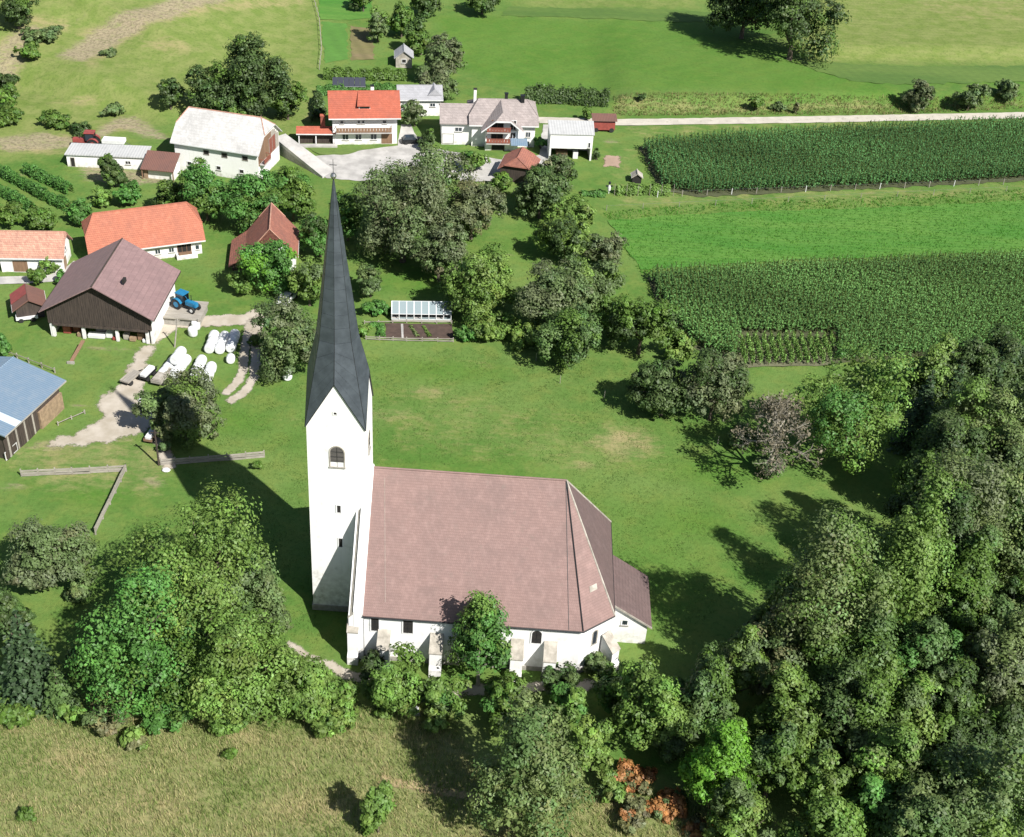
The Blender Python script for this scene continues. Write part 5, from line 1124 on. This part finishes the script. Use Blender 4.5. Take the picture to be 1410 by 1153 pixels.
# --- orchard
O_ = [('dark round tree at the lower end of the orchard', 785, 462, 100, 'bluish', .9, 'mid'), ('large olive fruit tree in the orchard middle', 765, 398, 112, 'olive', 1.05, 'greyolive'),
 ('olive fruit tree right of the large one', 815, 385, 84, 'yellow', 1.05, 'olive'), ('greyish tree at the orchard edge by the crop', 835, 340, 62, 'greyolive', .95, 'olive'),
 ('green fruit tree above the large olive one', 780, 322, 78, 'yellow', 1.0, 'dark'), ('yellow-green tree at the upper orchard', 790, 292, 62, 'yellow', 1.0, 'bright'),
 ('dark fruit tree beside the russet hut', 745, 262, 80, 'dark', .95, 'olive'), ('thin grey tree right of the russet hut', 765, 236, 52, 'greyolive', 1.2, 'dark'),
 ('light green fruit tree right of the greenhouse', 660, 385, 104, 'yellow', 1.0, 'mid'), ('huge grey-olive tree above the greenhouse, left half', 555, 290, 135, 'greyolive', 1.05, 'olive'),
 ('huge grey-olive tree behind the others by the lane', 590, 248, 135, 'olive', .95, 'greyolive'), ('grey-olive tree right of the huge ones', 650, 285, 88, 'greyolive', 1.0, 'brown'),
 ('hanging grey tree below the huge ones', 605, 345, 84, 'greyolive', 1.05, 'olive'), ('small dark fruit tree beside the spire', 510, 385, 50, 'olive', 1.0, 'dark'),
 ('green tree directly right of the spire tip', 478, 290, 52, 'mid', 1.6, 'lush'), ('olive tree left of the spire over the track', 397, 462, 98, 'olive', 1.15, 'greyolive'),
 ('yellowish tree behind the olive tree by the spire', 425, 385, 62, 'yellow', 1.2, 'olive'), ('grey-green fruit tree in the farmyard before the bales', 262, 546, 100, 'greyolive', 1.15, 'yellow'),
 ('thin dark tree left of the farmyard fruit tree', 222, 562, 68, 'olive', 1.2, 'dark'), ('bright leafy tree in front of the russet-roofed house', 368, 362, 96, 'lush', .85, 'lime'),
 ('small round tree with a white stem by the russet-roofed house', 335, 384, 46, 'bright', .9, 'mid'), ('green tree left behind the russet-roofed house', 345, 272, 86, 'lush', 1.1, 'mid'),
 ('green tree before the white barn windows', 282, 258, 78, 'lush', 1.15, 'mid'), ('dark green tree beside the barn ramp', 402, 268, 66, 'mid', 1.1, 'lush'),
 ('green tree behind the yellowish tree left of the spire', 440, 318, 58, 'lush', 1.25, 'dark'), ('bushy tree left of the trees before the barn', 235, 268, 56, 'mid', .95, 'dark'),
 ('tall dark tree behind the white barn', 355, 102, 92, 'dark', 1.35, 'mid'),
 ('dark tree left of the tall one behind the white barn', 295, 122, 72, 'dark', 1.0, 'mid'), ('lower dark tree right behind the white barn roof', 395, 132, 56, 'mid', 1.1, 'dark'),
 ('small dark tree on the slope left behind the white barn', 232, 118, 42, 'dark', 1.1, 'mid'), ('dark bushy tree at the base of the tall one', 335, 140, 66, 'dark', .9, 'mid'),
 ('olive tree right of the grey garden hut', 612, 78, 60, 'greyolive', 1.2, 'olive'), ('olive tree above the light grey outbuilding roof', 600, 110, 56, 'greyolive', 1.0, 'olive'),
 ('tree left of the grey garden hut', 520, 28, 36, 'olive', 1.5, 'bright'), ('dark tree above the grey garden hut', 553, 22, 44, 'mid', 1.2, 'lush'),
 ('greenish tree behind the grey garden hut', 580, 48, 46, 'mid', 1.1, 'bluish'), ('bright shrub tree before the balconied house', 648, 215, 44, 'bright', .95, 'lush'),
 ('dark bush tree before the wing of the balconied house', 588, 190, 34, 'dark', .9, 'mid'), ('small thin tree at the light grey outbuilding', 571, 152, 38, 'olive', 1.1, 'greyolive'),
 ('dark round tree at the top of the upper meadow', 1100, 12, 122, 'dark', 1.05, 'mid'), ('dark tree at the top edge left of the round one', 1030, -4, 104, 'dark', 1.0, 'spruce'),
 ('grey tree on the road bank, left one of two', 1268, 128, 46, 'greyolive', 1.0, 'dark'), ('grey tree on the road bank, right one of two', 1338, 130, 46, 'olive', .9, 'dark'),
 ('dark tree in the top left corner', 20, 5, 62, 'dark', 1.0, 'mid'), ('small dark tree near the top edge beside the meadow', 585, -4, 50, 'dark', 1.0, 'mid'), ('small dark tree at the top edge over the upper meadow', 665, -8, 50, 'dark', 1.0, 'mid'),
 ('dark tree at the top edge beside the clover plot', 500, -6, 40, 'dark', 1.0, 'mid'),
 ('lush tree under the greyish tree of the orchard edge', 830, 425, 62, 'mid', 1.0, 'bright')]
for lab, px, py, wpx, kd, ra, sec in O_: tree(lab, px, py, wpx, kd, ra, GA, second=sec, trunkh=.22)
GS = 'shrubs about the farms'
for lab, px, py, wpx, kd, ra in [('bush on the bank between the tractor and the hill foot', 75, 165, 50, 'mid', .4), ('dark bush at the foot of the left slope', 112, 178, 40, 'dark', .5), ('low bush on the bare bank edge', 150, 72, 26, 'olive', .4), ('scrub at the left edge of the hillside', 8, 105, 40, 'dark', .5), ('dark scrub at the left edge below the slope', 14, 160, 54, 'mid', .5), ('scrub on the slope under the top left trees', 60, 48, 60, 'olive', .35)]:
    shrub(lab, px, py, wpx, kd, ra, GS)
for lab, px, py, wpx, kd, ra in [('small bush on the slope above the red tractor', 155, 150, 36, 'olive', .6),
  ('dark bush on the slope at the left edge', 12, 130, 40, 'mid', .8), ('bush on the hillside below the bare bank', 38, 72, 40, 'mid', .6),
  ('round yellow-green clipped bush before the pink-roofed garage', 73, 362, 32, 'bright', .95), ('dull bush before the pink-roofed garage', 52, 380, 36, 'mid', .9), ('bush left of the pink-roofed garage drive', 85, 384, 26, 'lush', .8),
  ('bush at the left edge beside the blue-roofed barn', 4, 478, 34, 'lush', 1.0), ('dark bush on the road bank, leftmost', 884, 132, 16, 'dark', .8), ('dark bush on the road bank, round one', 1042, 142, 24, 'mid', 1.0), ('low dark bush on the road bank', 1074, 147, 24, 'olive', .6),
  ('narrow reddish dark bush on the road bank', 1097, 149, 12, 'brown', 1.5), ('bush beside the gravel road behind the garage', 807, 158, 18, 'mid', 1.1), ('bright weeds left of the greenhouse', 520, 425, 40, 'lush', .6), ('bush left of the garden bed', 500, 455, 30, 'bright', .7),
  ('yellow-green bush right of the garden bed', 668, 452, 56, 'yellow', .7), ('bright bush behind the garden bed corner', 640, 460, 34, 'lush', .7), ('yellowish bush before the dark orchard tree', 725, 462, 52, 'yellow', .7), ('low bush between the greenhouse and the orchard', 695, 445, 46, 'bright', .7),
  ('bush beside the white garage', 745, 196, 22, 'lush', 1.0), ('bush right of the white garage', 822, 212, 16, 'dark', 1.2), ('green bush left of the russet hut', 690, 250, 40, 'mid', .8), ('green bush behind the barn and orange roof', 175, 268, 50, 'lush', .7),
  ('bush left end behind the orange roof', 110, 292, 50, 'lush', .7), ('bush between the vine rows and the orange roof', 60, 300, 56, 'mid', .7), ('bush at the left edge behind the pink roof', 15, 296, 50, 'mid', .7), ('bright bush behind the orange roof', 140, 275, 40, 'bright', .6),
  ('bush beside the red shed at the hedge', 440, 150, 26, 'dark', .9), ('bush before the fence in the tower shadow', 355, 640, 20, 'mid', .8), ('bush at the board fence corner', 226, 615, 26, 'olive', .8),
  ('bush on the right bank beside the grey trees', 1390, 120, 44, 'olive', .7), ('bush at the meadow edge below the clover plot', 700, 160, 20, 'mid', .8), ('nettles behind the grey bale pile', 355, 470, 30, 'mid', .7)]:
    shrub(lab, px, py, wpx, kd, ra, GS)
hedge('tall leafy row of maize-like plants above the balconied house', [(722, 140), (780, 142), (838, 144)], 2.6, 2.9, 'dark', 'plant_row', 'plant row', spiky=.8)
hedge('upper dark hedge behind the red-roofed house', [(446, 108), (500, 110), (560, 110)], 2.2, 2.2, 'mid')
hedge('lower green hedge directly behind the red-roofed house', [(436, 130), (500, 128), (548, 127)], 2.4, 1.7, 'lush')
hedge('dark hedge at the side of the red shed', [(438, 140), (436, 170)], 2.0, 2.2, 'dark')
for lab, pts in (('vine row farthest from the orange roof', [(36, 238), (70, 254), (98, 268)]), ('middle vine row left of the round dark tree', [(0, 240), (40, 262), (72, 280), (95, 290)]), ('vine row nearest the pink roof', [(-30, 258), (10, 272), (45, 292)])):
    hedge(lab, pts, 1.6, 1.9, 'lush', 'vine_row', 'vine row', 'vine rows beside the farm')
hedge('row of climbing beans beside the corn field', [(848, 268), (880, 267), (922, 268)], 1.6, 1.7, 'bright', 'bean_row', 'bean row')
hedge('low bed of vegetables left of the climbing beans', [(800, 268), (834, 270)], 1.8, .7, 'lush', 'vegetable_bed', 'vegetables')
hedge('row of young cabbages in the garden bed', [(565, 450), (575, 465)], .5, .35, 'greygreen', 'vegetable_row', 'vegetables', 'vegetable rows in the bed')
hedge('row of pale lettuces in the middle of the garden bed', [(583, 450), (592, 465)], .5, .35, 'yellow', 'vegetable_row', 'vegetables', 'vegetable rows in the bed')
hedge('leafy vegetables left of the bare garden soil', [(510, 448), (524, 449), (524, 466)], 1.2, .5, 'lush', 'vegetable_bed', 'vegetables')
hedge('strip of weeds along the meadow below the orchard', [(640, 468), (700, 466), (760, 488)], 1.2, .8, 'bright', 'weed_strip', 'weeds')
# loose grass
scatter_blades('dry_meadow_grass', [(-60, 1000), (100, 985), (300, 990), (480, 975), (610, 965), (660, 1060), (700, 1100), (850, 1080), (1000, 1110), (1000, 1230), (-60, 1230)], 22, .5, .03, [(.16, .23, .055), (.27, .29, .105), (.42, .37, .19), (.21, .26, .08)], 3)
scatter_blades('crop_leaves', [(830, 292), (1000, 279), (1420, 260), (1500, 256), (1500, 348), (1420, 352), (1100, 364), (930, 374), (882, 378)], 5, .32, .07, [(.06, .21, .015), (.11, .25, .03), (.05, .17, .015)], 3)
scatter_blades('meadow_grass', [(220, 600), (430, 500), (640, 480), (860, 500), (980, 590), (1010, 680), (1110, 760), (900, 900), (850, 830), (780, 640), (520, 640), (440, 820), (470, 900), (390, 880), (340, 720), (250, 650)], 9, .16, .03, [(.062, .135, .02), (.09, .16, .03), (.12, .17, .04)], 2)
scatter_blades('verge_grass', [(845, 134), (1240, 132), (1410, 130), (1410, 150), (1240, 158), (845, 160)], 8, .5, .06, [(.14, .16, .045), (.24, .21, .09), (.09, .12, .03)], 2)
# ------------------------------------------------------------------ small things
GB = 'white wrapped hay bales'
bale_me = MB().lathe([(.45, 0), (.57, .06), (.62, .3), (.62, .9), (.57, 1.14), (.45, 1.2)], 18).mesh('bale')
bale_me.materials.append(M['film'])
for p_ in bale_me.polygons: p_.use_smooth = len(p_.vertices) == 4
def bale(label, p, z=0.0, lying=False, rz=0.0, sc=1.0):
    o = bpy.data.objects.new('hay_bale', bale_me); C.objects.link(o); tag(o, label, 'hay bale', GB)
    o.location = (p[0], p[1], float(terr(p[0], p[1])) + z + (.6 * sc if lying else 0)); o.scale = (sc,) * 3
    o.rotation_euler = (R(90), 0, rz) if lying else (0, 0, rz)
    if lying: o.location.x += .6 * math.sin(rz) * -1; o.location.y += .6
    return o
NTH = ('nearest', 'middle', 'farthest')
c0 = at(292, 484)
for r_, nm in enumerate(('left', 'middle', 'right')):
    for k in range(3):
        bale('%s white wrapped bale of the %s row in the neat block beside the track' % (NTH[k], nm), (c0.x - .2 + r_ * 1.42 + RNG.uniform(-.05, .05), c0.y + k * 1.42 + (.5 if r_ == 2 else 0)), 0, True, RNG.uniform(-.08, .08), RNG.uniform(1.16, 1.26))
c1 = at(246, 521)
for k in range(3): bale('%s white wrapped bale of the leftmost row in the pile behind the fruit tree' % NTH[k], (c1.x - 1.9 + k * .35, c1.y + k * 1.42 + .2), 0, True, -.25 + RNG.uniform(-.1, .1), 1.22)
for k in range(3): bale('%s white wrapped bale of the second row in the pile behind the fruit tree' % NTH[k], (c1.x - .3 + k * .3, c1.y + k * 1.42 + .5), 0, True, -.25 + RNG.uniform(-.1, .1), 1.22)
for k in range(2): bale('%s white wrapped bale stacked on top of the pile behind the fruit tree' % ('nearer', 'farther')[k], (c1.x - .5 + k * .28, c1.y + 1.8 + k * 1.42), 1.35, True, -.2, 1.2)
for k in range(3): bale('%s white wrapped bale of the third row in the pile behind the fruit tree' % NTH[k], (c1.x + 2.3 + k * .08, c1.y + .6 + k * 1.42), 0, True, -.05, 1.2)
for k in range(3): bale('%s white wrapped bale of the right row in the pile near the track' % NTH[k], (c1.x + 4.0 + k * .06, c1.y - .9 + k * 1.42), 0, True, -.03 + RNG.uniform(-.1, .1), 1.2)
q = at(318, 499); bale('single white bale at the right end of the pile', q, 0, True, .1, 1.0)
q = at(266, 462); bale('white bale standing alone beside the blue tractor, lower one', q, 0, False, 0, 1.1)
q = at(269, 456); bale('white bale leaning behind the one beside the blue tractor', (q[0], q[1] + .6), 0, False, 0, 1.05)
q = at(396, 522); bale('single bluish-white bale on the meadow by the spire', q, 0, True, .2, 1.05)

def tractor(label, p, rz, paint, cab_mat):
    o = thing('tractor', label, 'tractor', p, rz)
    MB().box(.35, 2.2, -.38, .38, .75, 1.45).build('hood', M[paint], o, bevel=.08)
    MB().box(-1.0, 2.1, -.3, .3, .5, .9).build('chassis', M['darkmetal'], o)
    cb = MB()
    for x in (-.95, .3):
        for y in (-.55, .55): cb.box(x - .05, x + .05, y - .05, y + .05, 1.2, 2.3)
    cab = cb.build('cab', M['darkmetal'], o)
    MB().box(-1.1, .45, -.68, .68, 2.301, 2.45).build('cab_roof', M[cab_mat], cab, bevel=.05)
    for y in (-.56, .56): MB().box(-.88, .23, y - .01, y + .01, 1.25, 2.28).build('cab_glass', M['glass'], cab)
    MB().box(-.85, -.35, -.3, .3, 1.0, 1.5).build('seat', M['darkmetal'], o, bevel=.05)
    for s in (-1, 1):
        w_ = MB().tube((-.75, s * .55, .78), (-.75, s * .95, .78), .78, n=18).build('rear_wheel', M['rubber'], o); MB().tube((-.75, s * .6, .78), (-.75, s * .97, .78), .42, n=14).build('rim', M[paint], w_)
        w_ = MB().tube((1.75, s * .5, .48), (1.75, s * .78, .48), .48, n=16).build('front_wheel', M['rubber'], o); MB().tube((1.75, s * .52, .48), (1.75, s * .8, .48), .25, n=12).build('rim', M['whitepaint'], w_)
        f = MB()
        for a in range(20, 160, 20):
            a0, a1 = R(a), R(a + 20); f.slab([(-.75 + .86 * math.cos(a0), s * .5, .78 + .86 * math.sin(a0)), (-.75 + .86 * math.cos(a1), s * .5, .78 + .86 * math.sin(a1)), (-.75 + .86 * math.cos(a1), s * .98, .78 + .86 * math.sin(a1)), (-.75 + .86 * math.cos(a0), s * .98, .78 + .86 * math.sin(a0))], (0, 0, .04))
        f.build('mudguard', M[paint], o)
    MB().tube((1.1, .2, 1.45), (1.1, .2, 2.3), .05, n=8).build('exhaust', M['darkmetal'], o); return o
p_ = at(123, 203); t_ = tractor('faded red tractor parked behind the long white shed', p_, R(183), 'redpaint', 'redpaint'); t_.scale = (1.25,) * 3
p_ = Vector(pt.location) + Vector((.6, 2.2, 1.36)); t_ = tractor('bright blue tractor parked on the platform beside the timber barn', p_, R(-28), 'bluepaint', 'bluepaint'); t_.scale = (1.05,) * 3
def trailer(label, p, rz, mat, L_=3.2, Wd=1.5, hz=.75, side=.35, load=None, name='trailer'):
    o = thing(name, label, name.replace('_', ' '), p, rz)
    MB().box(-L_ / 2, L_ / 2, -Wd / 2, Wd / 2, hz - .12, hz).build('bed', M[mat], o)
    s = MB(); s.box(-L_ / 2, L_ / 2, -Wd / 2, -Wd / 2 + .06, hz + .001, hz + side); s.box(-L_ / 2, L_ / 2, Wd / 2 - .06, Wd / 2, hz + .001, hz + side); s.box(-L_ / 2, -L_ / 2 + .06, -Wd / 2 + .061, Wd / 2 - .061, hz + .001, hz + side)
    s.build('sideboards', M[mat], o)
    for x in (-L_ * .28, L_ * .28):
        for y in (-1, 1): MB().tube((x, y * (Wd / 2 - .2), .36), (x, y * (Wd / 2 + .02), .36), .36, n=12).build('wheel', M['rubber'], o)
    MB().tube((L_ / 2, 0, hz - .1), (L_ / 2 + 1.1, 0, .35), .05, n=6).build('drawbar', M['darkmetal'], o)
    if load: MB().box(-L_ / 2 + .15, L_ / 2 - .15, -Wd / 2 + .12, Wd / 2 - .12, hz + .01, hz + .55).build('load', M[load], o, bevel=.1)
    return o
trailer('white trailer parked right of the faded red tractor', at(158, 202), R(0), 'whitepaint', 4.0, 1.8, 1.0, .5)
trailer('flat grey wooden farm cart, leftmost of the three by the yard', at(181, 525), R(68), 'grey_wood', 3.0, 1.4, .8, .12, name='farm_cart')
trailer('farm cart with a white covered load, middle of the three by the yard', at(204, 520), R(72), 'darkmetal', 2.8, 1.2, .75, .2, 'whitepaint', name='farm_cart')
trailer('cluttered grey farm cart, right of the three by the yard', at(224, 524), R(75), 'grey_wood', 3.6, 1.5, .75, .3, 'coping', name='farm_cart')
trailer('small wooden cart with a white box by the fence post', at(209, 605), R(80), 'mid_wood', 2.4, 1.1, .6, .2, 'whitepaint', name='farm_cart')
trailer('small white boat-like trailer beside the dark-roofed shed', at(38, 441), R(20), 'whitepaint', 3.0, 1.3, .6, .3)
# white car half hidden by the olive tree
car = thing('car', 'white car half hidden under the olive tree by the track', 'car', at(396, 415), R(70))
MB().slab([(-2.0, -.82, .35), (2.05, -.82, .35), (2.1, -.82, .75), (1.2, -.82, .95), (-2.0, -.82, .95)], (0, 1.64, 0)).build('body', M['whitepaint'], car, bevel=.08)
MB().slab([(-1.9, -.7, .9), (.95, -.7, .9), (.3, -.7, 1.42), (-1.4, -.7, 1.42)], (0, 1.4, 0)).build('windows', M['glass'], car, bevel=.05)
MB().box(-1.35, .25, -.66, .66, 1.421, 1.47).build('roof', M['whitepaint'], car)
for x in (-1.3, 1.35):
    for y in (-1, 1): w_ = MB().tube((x, y * .66, .33), (x, y * .86, .33), .33, n=14).build('wheel', M['rubber'], car)
# dark covered car behind the villa wing
cv = thing('car', 'dark car under the bush in front of the wing of the balconied house', 'car', at(568, 197), R(12))
MB().slab([(-2.0, -.82, .3), (2.05, -.82, .3), (2.1, -.82, .75), (1.2, -.82, .95), (-2.0, -.82, .95)], (0, 1.64, 0)).build('body', M['darkmetal'], cv, bevel=.08)
MB().slab([(-1.9, -.7, .9), (.95, -.7, .9), (.3, -.7, 1.42), (-1.4, -.7, 1.42)], (0, 1.4, 0)).build('windows', M['glass'], cv, bevel=.05)
for x in (-1.3, 1.35):
    for y in (-1, 1): MB().tube((x, y * .66, .33), (x, y * .86, .33), .33, n=14).build('wheel', M['rubber'], cv)

def board_fence(label, pts, hz=1.0, boards=2, mat='grey_wood', bw=.26, post=2.2, name='fence'):
    c = [at(*q_) for q_ in pts]; o = thing(name, label, 'fence', c[0], 0)
    for a, b_ in zip(c[:-1], c[1:]):
        d = b_ - a; n = max(1, round(Vector((d.x, d.y)).length / post)); d2 = Vector((d.x, d.y, 0)).normalized(); nn = Vector((-d2.y, d2.x, 0))
        for i in range(n):
            p0 = a.lerp(b_, i / n) - c[0]; p1 = a.lerp(b_, (i + 1) / n) - c[0]; p0.z = float(terr(p0.x + c[0].x, p0.y + c[0].y)) - c[0].z; p1.z = float(terr(p1.x + c[0].x, p1.y + c[0].y)) - c[0].z
            m = MB(); m.slab([p0 + d2 * -.07 - nn * .07, p0 + d2 * .07 - nn * .07, p0 + d2 * .07 + nn * .07, p0 + d2 * -.07 + nn * .07], (0, 0, hz + .12)); m.build('post', M[mat], o)
            for k in range(boards):
                z = hz * (k + 1) / boards - bw + random.uniform(-.03, .03); q0 = p0 + d2 * .02 - nn * .075 + Vector((0, 0, z)); q1 = p1 - d2 * .02 - nn * .075 + Vector((0, 0, z + random.uniform(-.03, .03)))
                MB().slab([q0, q1, q1 + Vector((0, 0, bw)), q0 + Vector((0, 0, bw))], -nn * .035).build('board', M[mat], o)
        e_ = b_ - c[0]; MB().box(e_.x - .07, e_.x + .07, e_.y - .07, e_.y + .07, e_.z - .1, e_.z + hz + .12).build('post', M[mat], o)
    return o
board_fence('long grey board fence of the paddock with a corner', [(30, 656), (100, 653), (174, 649), (152, 695), (132, 736)], 1.0, 3, bw=.27)
board_fence('grey board fence crossing the tower shadow', [(222, 641), (262, 638), (364, 630)], 1.0, 3, bw=.27)
board_fence('thin rail fence behind the blue-roofed barn', [(8, 488), (40, 500), (76, 514)], .8, 1, bw=.14, post=2.6)
board_fence('short pale rail in the grass right of the blue-roofed barn', [(80, 586), (117, 570)], .5, 1, bw=.1, post=2.0)
board_fence('low wooden fence along the front of the garden bed', [(504, 468), (560, 470), (624, 471)], .6, 2, bw=.14)
board_fence('low wooden fence between greenhouse and garden bed', [(502, 446), (560, 445), (622, 446)], .45, 1, bw=.14)
board_fence('post and rail fence curving down the pasture edge', [(430, -10), (440, 30), (443, 70), (440, 96)], .9, 1, bw=.08, post=3.0)
# wire fence along the lower side of the upper corn
fp_ = thing('wire_fence', 'line of pale posts along the lower side of the upper corn field', 'fence', at(905, 272)); base_ = Vector(fp_.location); prev = None; wr = MB()
for i in range(16):
    x = 905 + i * 34; y = 272 - i * 1.25; v = at(x, y) - base_
    MB().tube(v + Vector((0, 0, -.2)), v + Vector((0, 0, 1.2)), .07, n=6).build('post', M['whitepaint'] if i % 3 == 0 else M['grey_wood'], fp_)
    if prev is not None: wr.tube(prev + Vector((0, 0, 1.05)), v + Vector((0, 0, 1.05)), .012, n=4)
    prev = v
wr.build('wire', M['metal'], fp_)
fp_ = thing('wire_fence', 'line of thin posts along the top of the bright crop field', 'fence', at(835, 290)); base_ = Vector(fp_.location); prev = None; wr = MB()
for i in range(12):
    v = at(835 + i * 50, 290 - i * 2.4) - base_; MB().tube(v + Vector((0, 0, -.2)), v + Vector((0, 0, 1.0)), .05, n=6).build('post', M['grey_wood'], fp_)
    if prev is not None: wr.tube(prev + Vector((0, 0, .9)), v + Vector((0, 0, .9)), .012, n=4)
    prev = v
wr.build('wire', M['metal'], fp_)
for (x, y), lb in (((738, 497), 'thin pale stake at the meadow edge below the dark orchard tree'), ((771, 528), 'thin pale stake standing in the open meadow'), ((832, 548), 'thin pale stake beside the dark fruit tree'), ((988, 612), 'thin pale stake beside the half-dead tree')):
    o = MB().tube((0, 0, -.2), (0, 0, 1.3), .05, .04, 6).build('stake', M['palebark'], None); o.location = at(x, y); tag(o, lb, 'stake', 'meadow stakes')
# bean poles, scarecrow-like beehive and little garden huts
for i, x in enumerate((846, 862, 878, 894, 910, 927)):
    o = MB().tube((0, 0, -.2), (RNG.uniform(-.1, .1), 0, 2.3), .04, n=6).build('bean_pole', M['palebark'], None); o.location = at(x, 270); tag(o, ('leftmost pale bean pole in the climbing beans', 'second pale bean pole from the left in the climbing beans', 'third pale bean pole from the left in the climbing beans', 'third pale bean pole from the right in the climbing beans', 'second pale bean pole from the right in the climbing beans', 'rightmost pale bean pole by the corn')[i], 'pole', 'bean poles')
sc_ = thing('scarecrow', 'dark and white scarecrow-like garden figure left of the climbing beans', 'scarecrow', at(838, 267))
MB().tube((0, 0, -.2), (0, 0, 1.9), .07, n=6).build('stake', M['whitepaint'], sc_); MB().tube((-.6, 0, 1.45), (.6, 0, 1.5), .16, .12, 8).build('arms', M['darkmetal'], sc_); MB().lathe([(.02, 1.8), (.2, 1.9), (.24, 2.1), (.15, 2.3), (.02, 2.35)], 10).build('head', M['darkmetal'], sc_); MB().lathe([(.28, .7), (.3, 1.2), (.2, 1.6)], 10).build('coat', M['whitepaint'], sc_)
ck = house('hut', 'tiny dark hut with a pale roof behind the climbing beans', 'hut', *at(876, 250)[:2], 90, 2.0, 2.0, 1.2, 1.9, 2.0, 'dark', 'coping', 1, .2, .2)
for q_, lb, s_ in (((229, 649), 'white round stone by the board fence post', .55), ((75, 560), 'white sack beside the blue-roofed barn', .7), ((66, 575), 'pale sack against the wall of the blue-roofed barn', .6), ((196, 553), 'pale lump at the yard edge under the thin dark tree', .6)):
    o = MB().lathe([(.1, -.05), (.8, .1), (1.0, .45), (.7, .85), (.1, 1.0)], 10).build('stone' if 'stone' in lb else ('sack' if 'sack' in lb else 'feed_bag'), M['whitepaint'], None, bevel=.05); o.location = at(*q_); o.scale = (s_, s_ * .75, s_ * .8); tag(o, lb, 'stone' if 'stone' in lb else 'sack')
gp_ = thing('utility_pole', 'dark wooden pole standing beside the farmyard fruit tree', 'pole', at(219, 641)); MB().tube((0, 0, -.3), (0, 0, 5.5), .13, .1, 8).build('post', M['dark_wood'], gp_); MB().box(-.5, .5, -.05, .05, 5.0, 5.12).build('crossarm', M['dark_wood'], gp_)
gp_ = thing('utility_pole', 'leaning grey pole between the blue tractor and the bales', 'pole', at(240, 478)); MB().tube((0, 0, -.3), (.8, .3, 4.6), .12, .09, 8).build('post', M['grey_wood'], gp_); MB().box(.4, 1.1, .25, .35, 4.2, 4.3).build('crossarm', M['grey_wood'], gp_)
ld = thing('plank_ramp', 'long brown beam leaning from the undercroft of the timber barn to the grass', 'beam', at(98, 500)); MB().slab([(-.25, 0, .1), (.25, 0, .1), (1.1, 3.6, 1.3), (.6, 3.6, 1.3)], (0, 0, .14)).build('beam', M['mid_wood'], ld); MB().box(-.5, .5, -.3, .0, -.1, .3).build('foot_block', M['stone'], ld)
gs = thing('gravestone', 'white slender grave marker in the shrubs before the church', 'gravestone', at(573, 985)); MB().slab([(-.25, 0, -.1), (.25, 0, -.1), (.25, 0, 1.0), (0, 0, 1.3), (-.25, 0, 1.0)], (0, .12, 0)).build('slab', M['whitepaint'], gs); MB().box(-.4, .4, -.12, .26, -.1, .14).build('foot', M['stone'], gs)
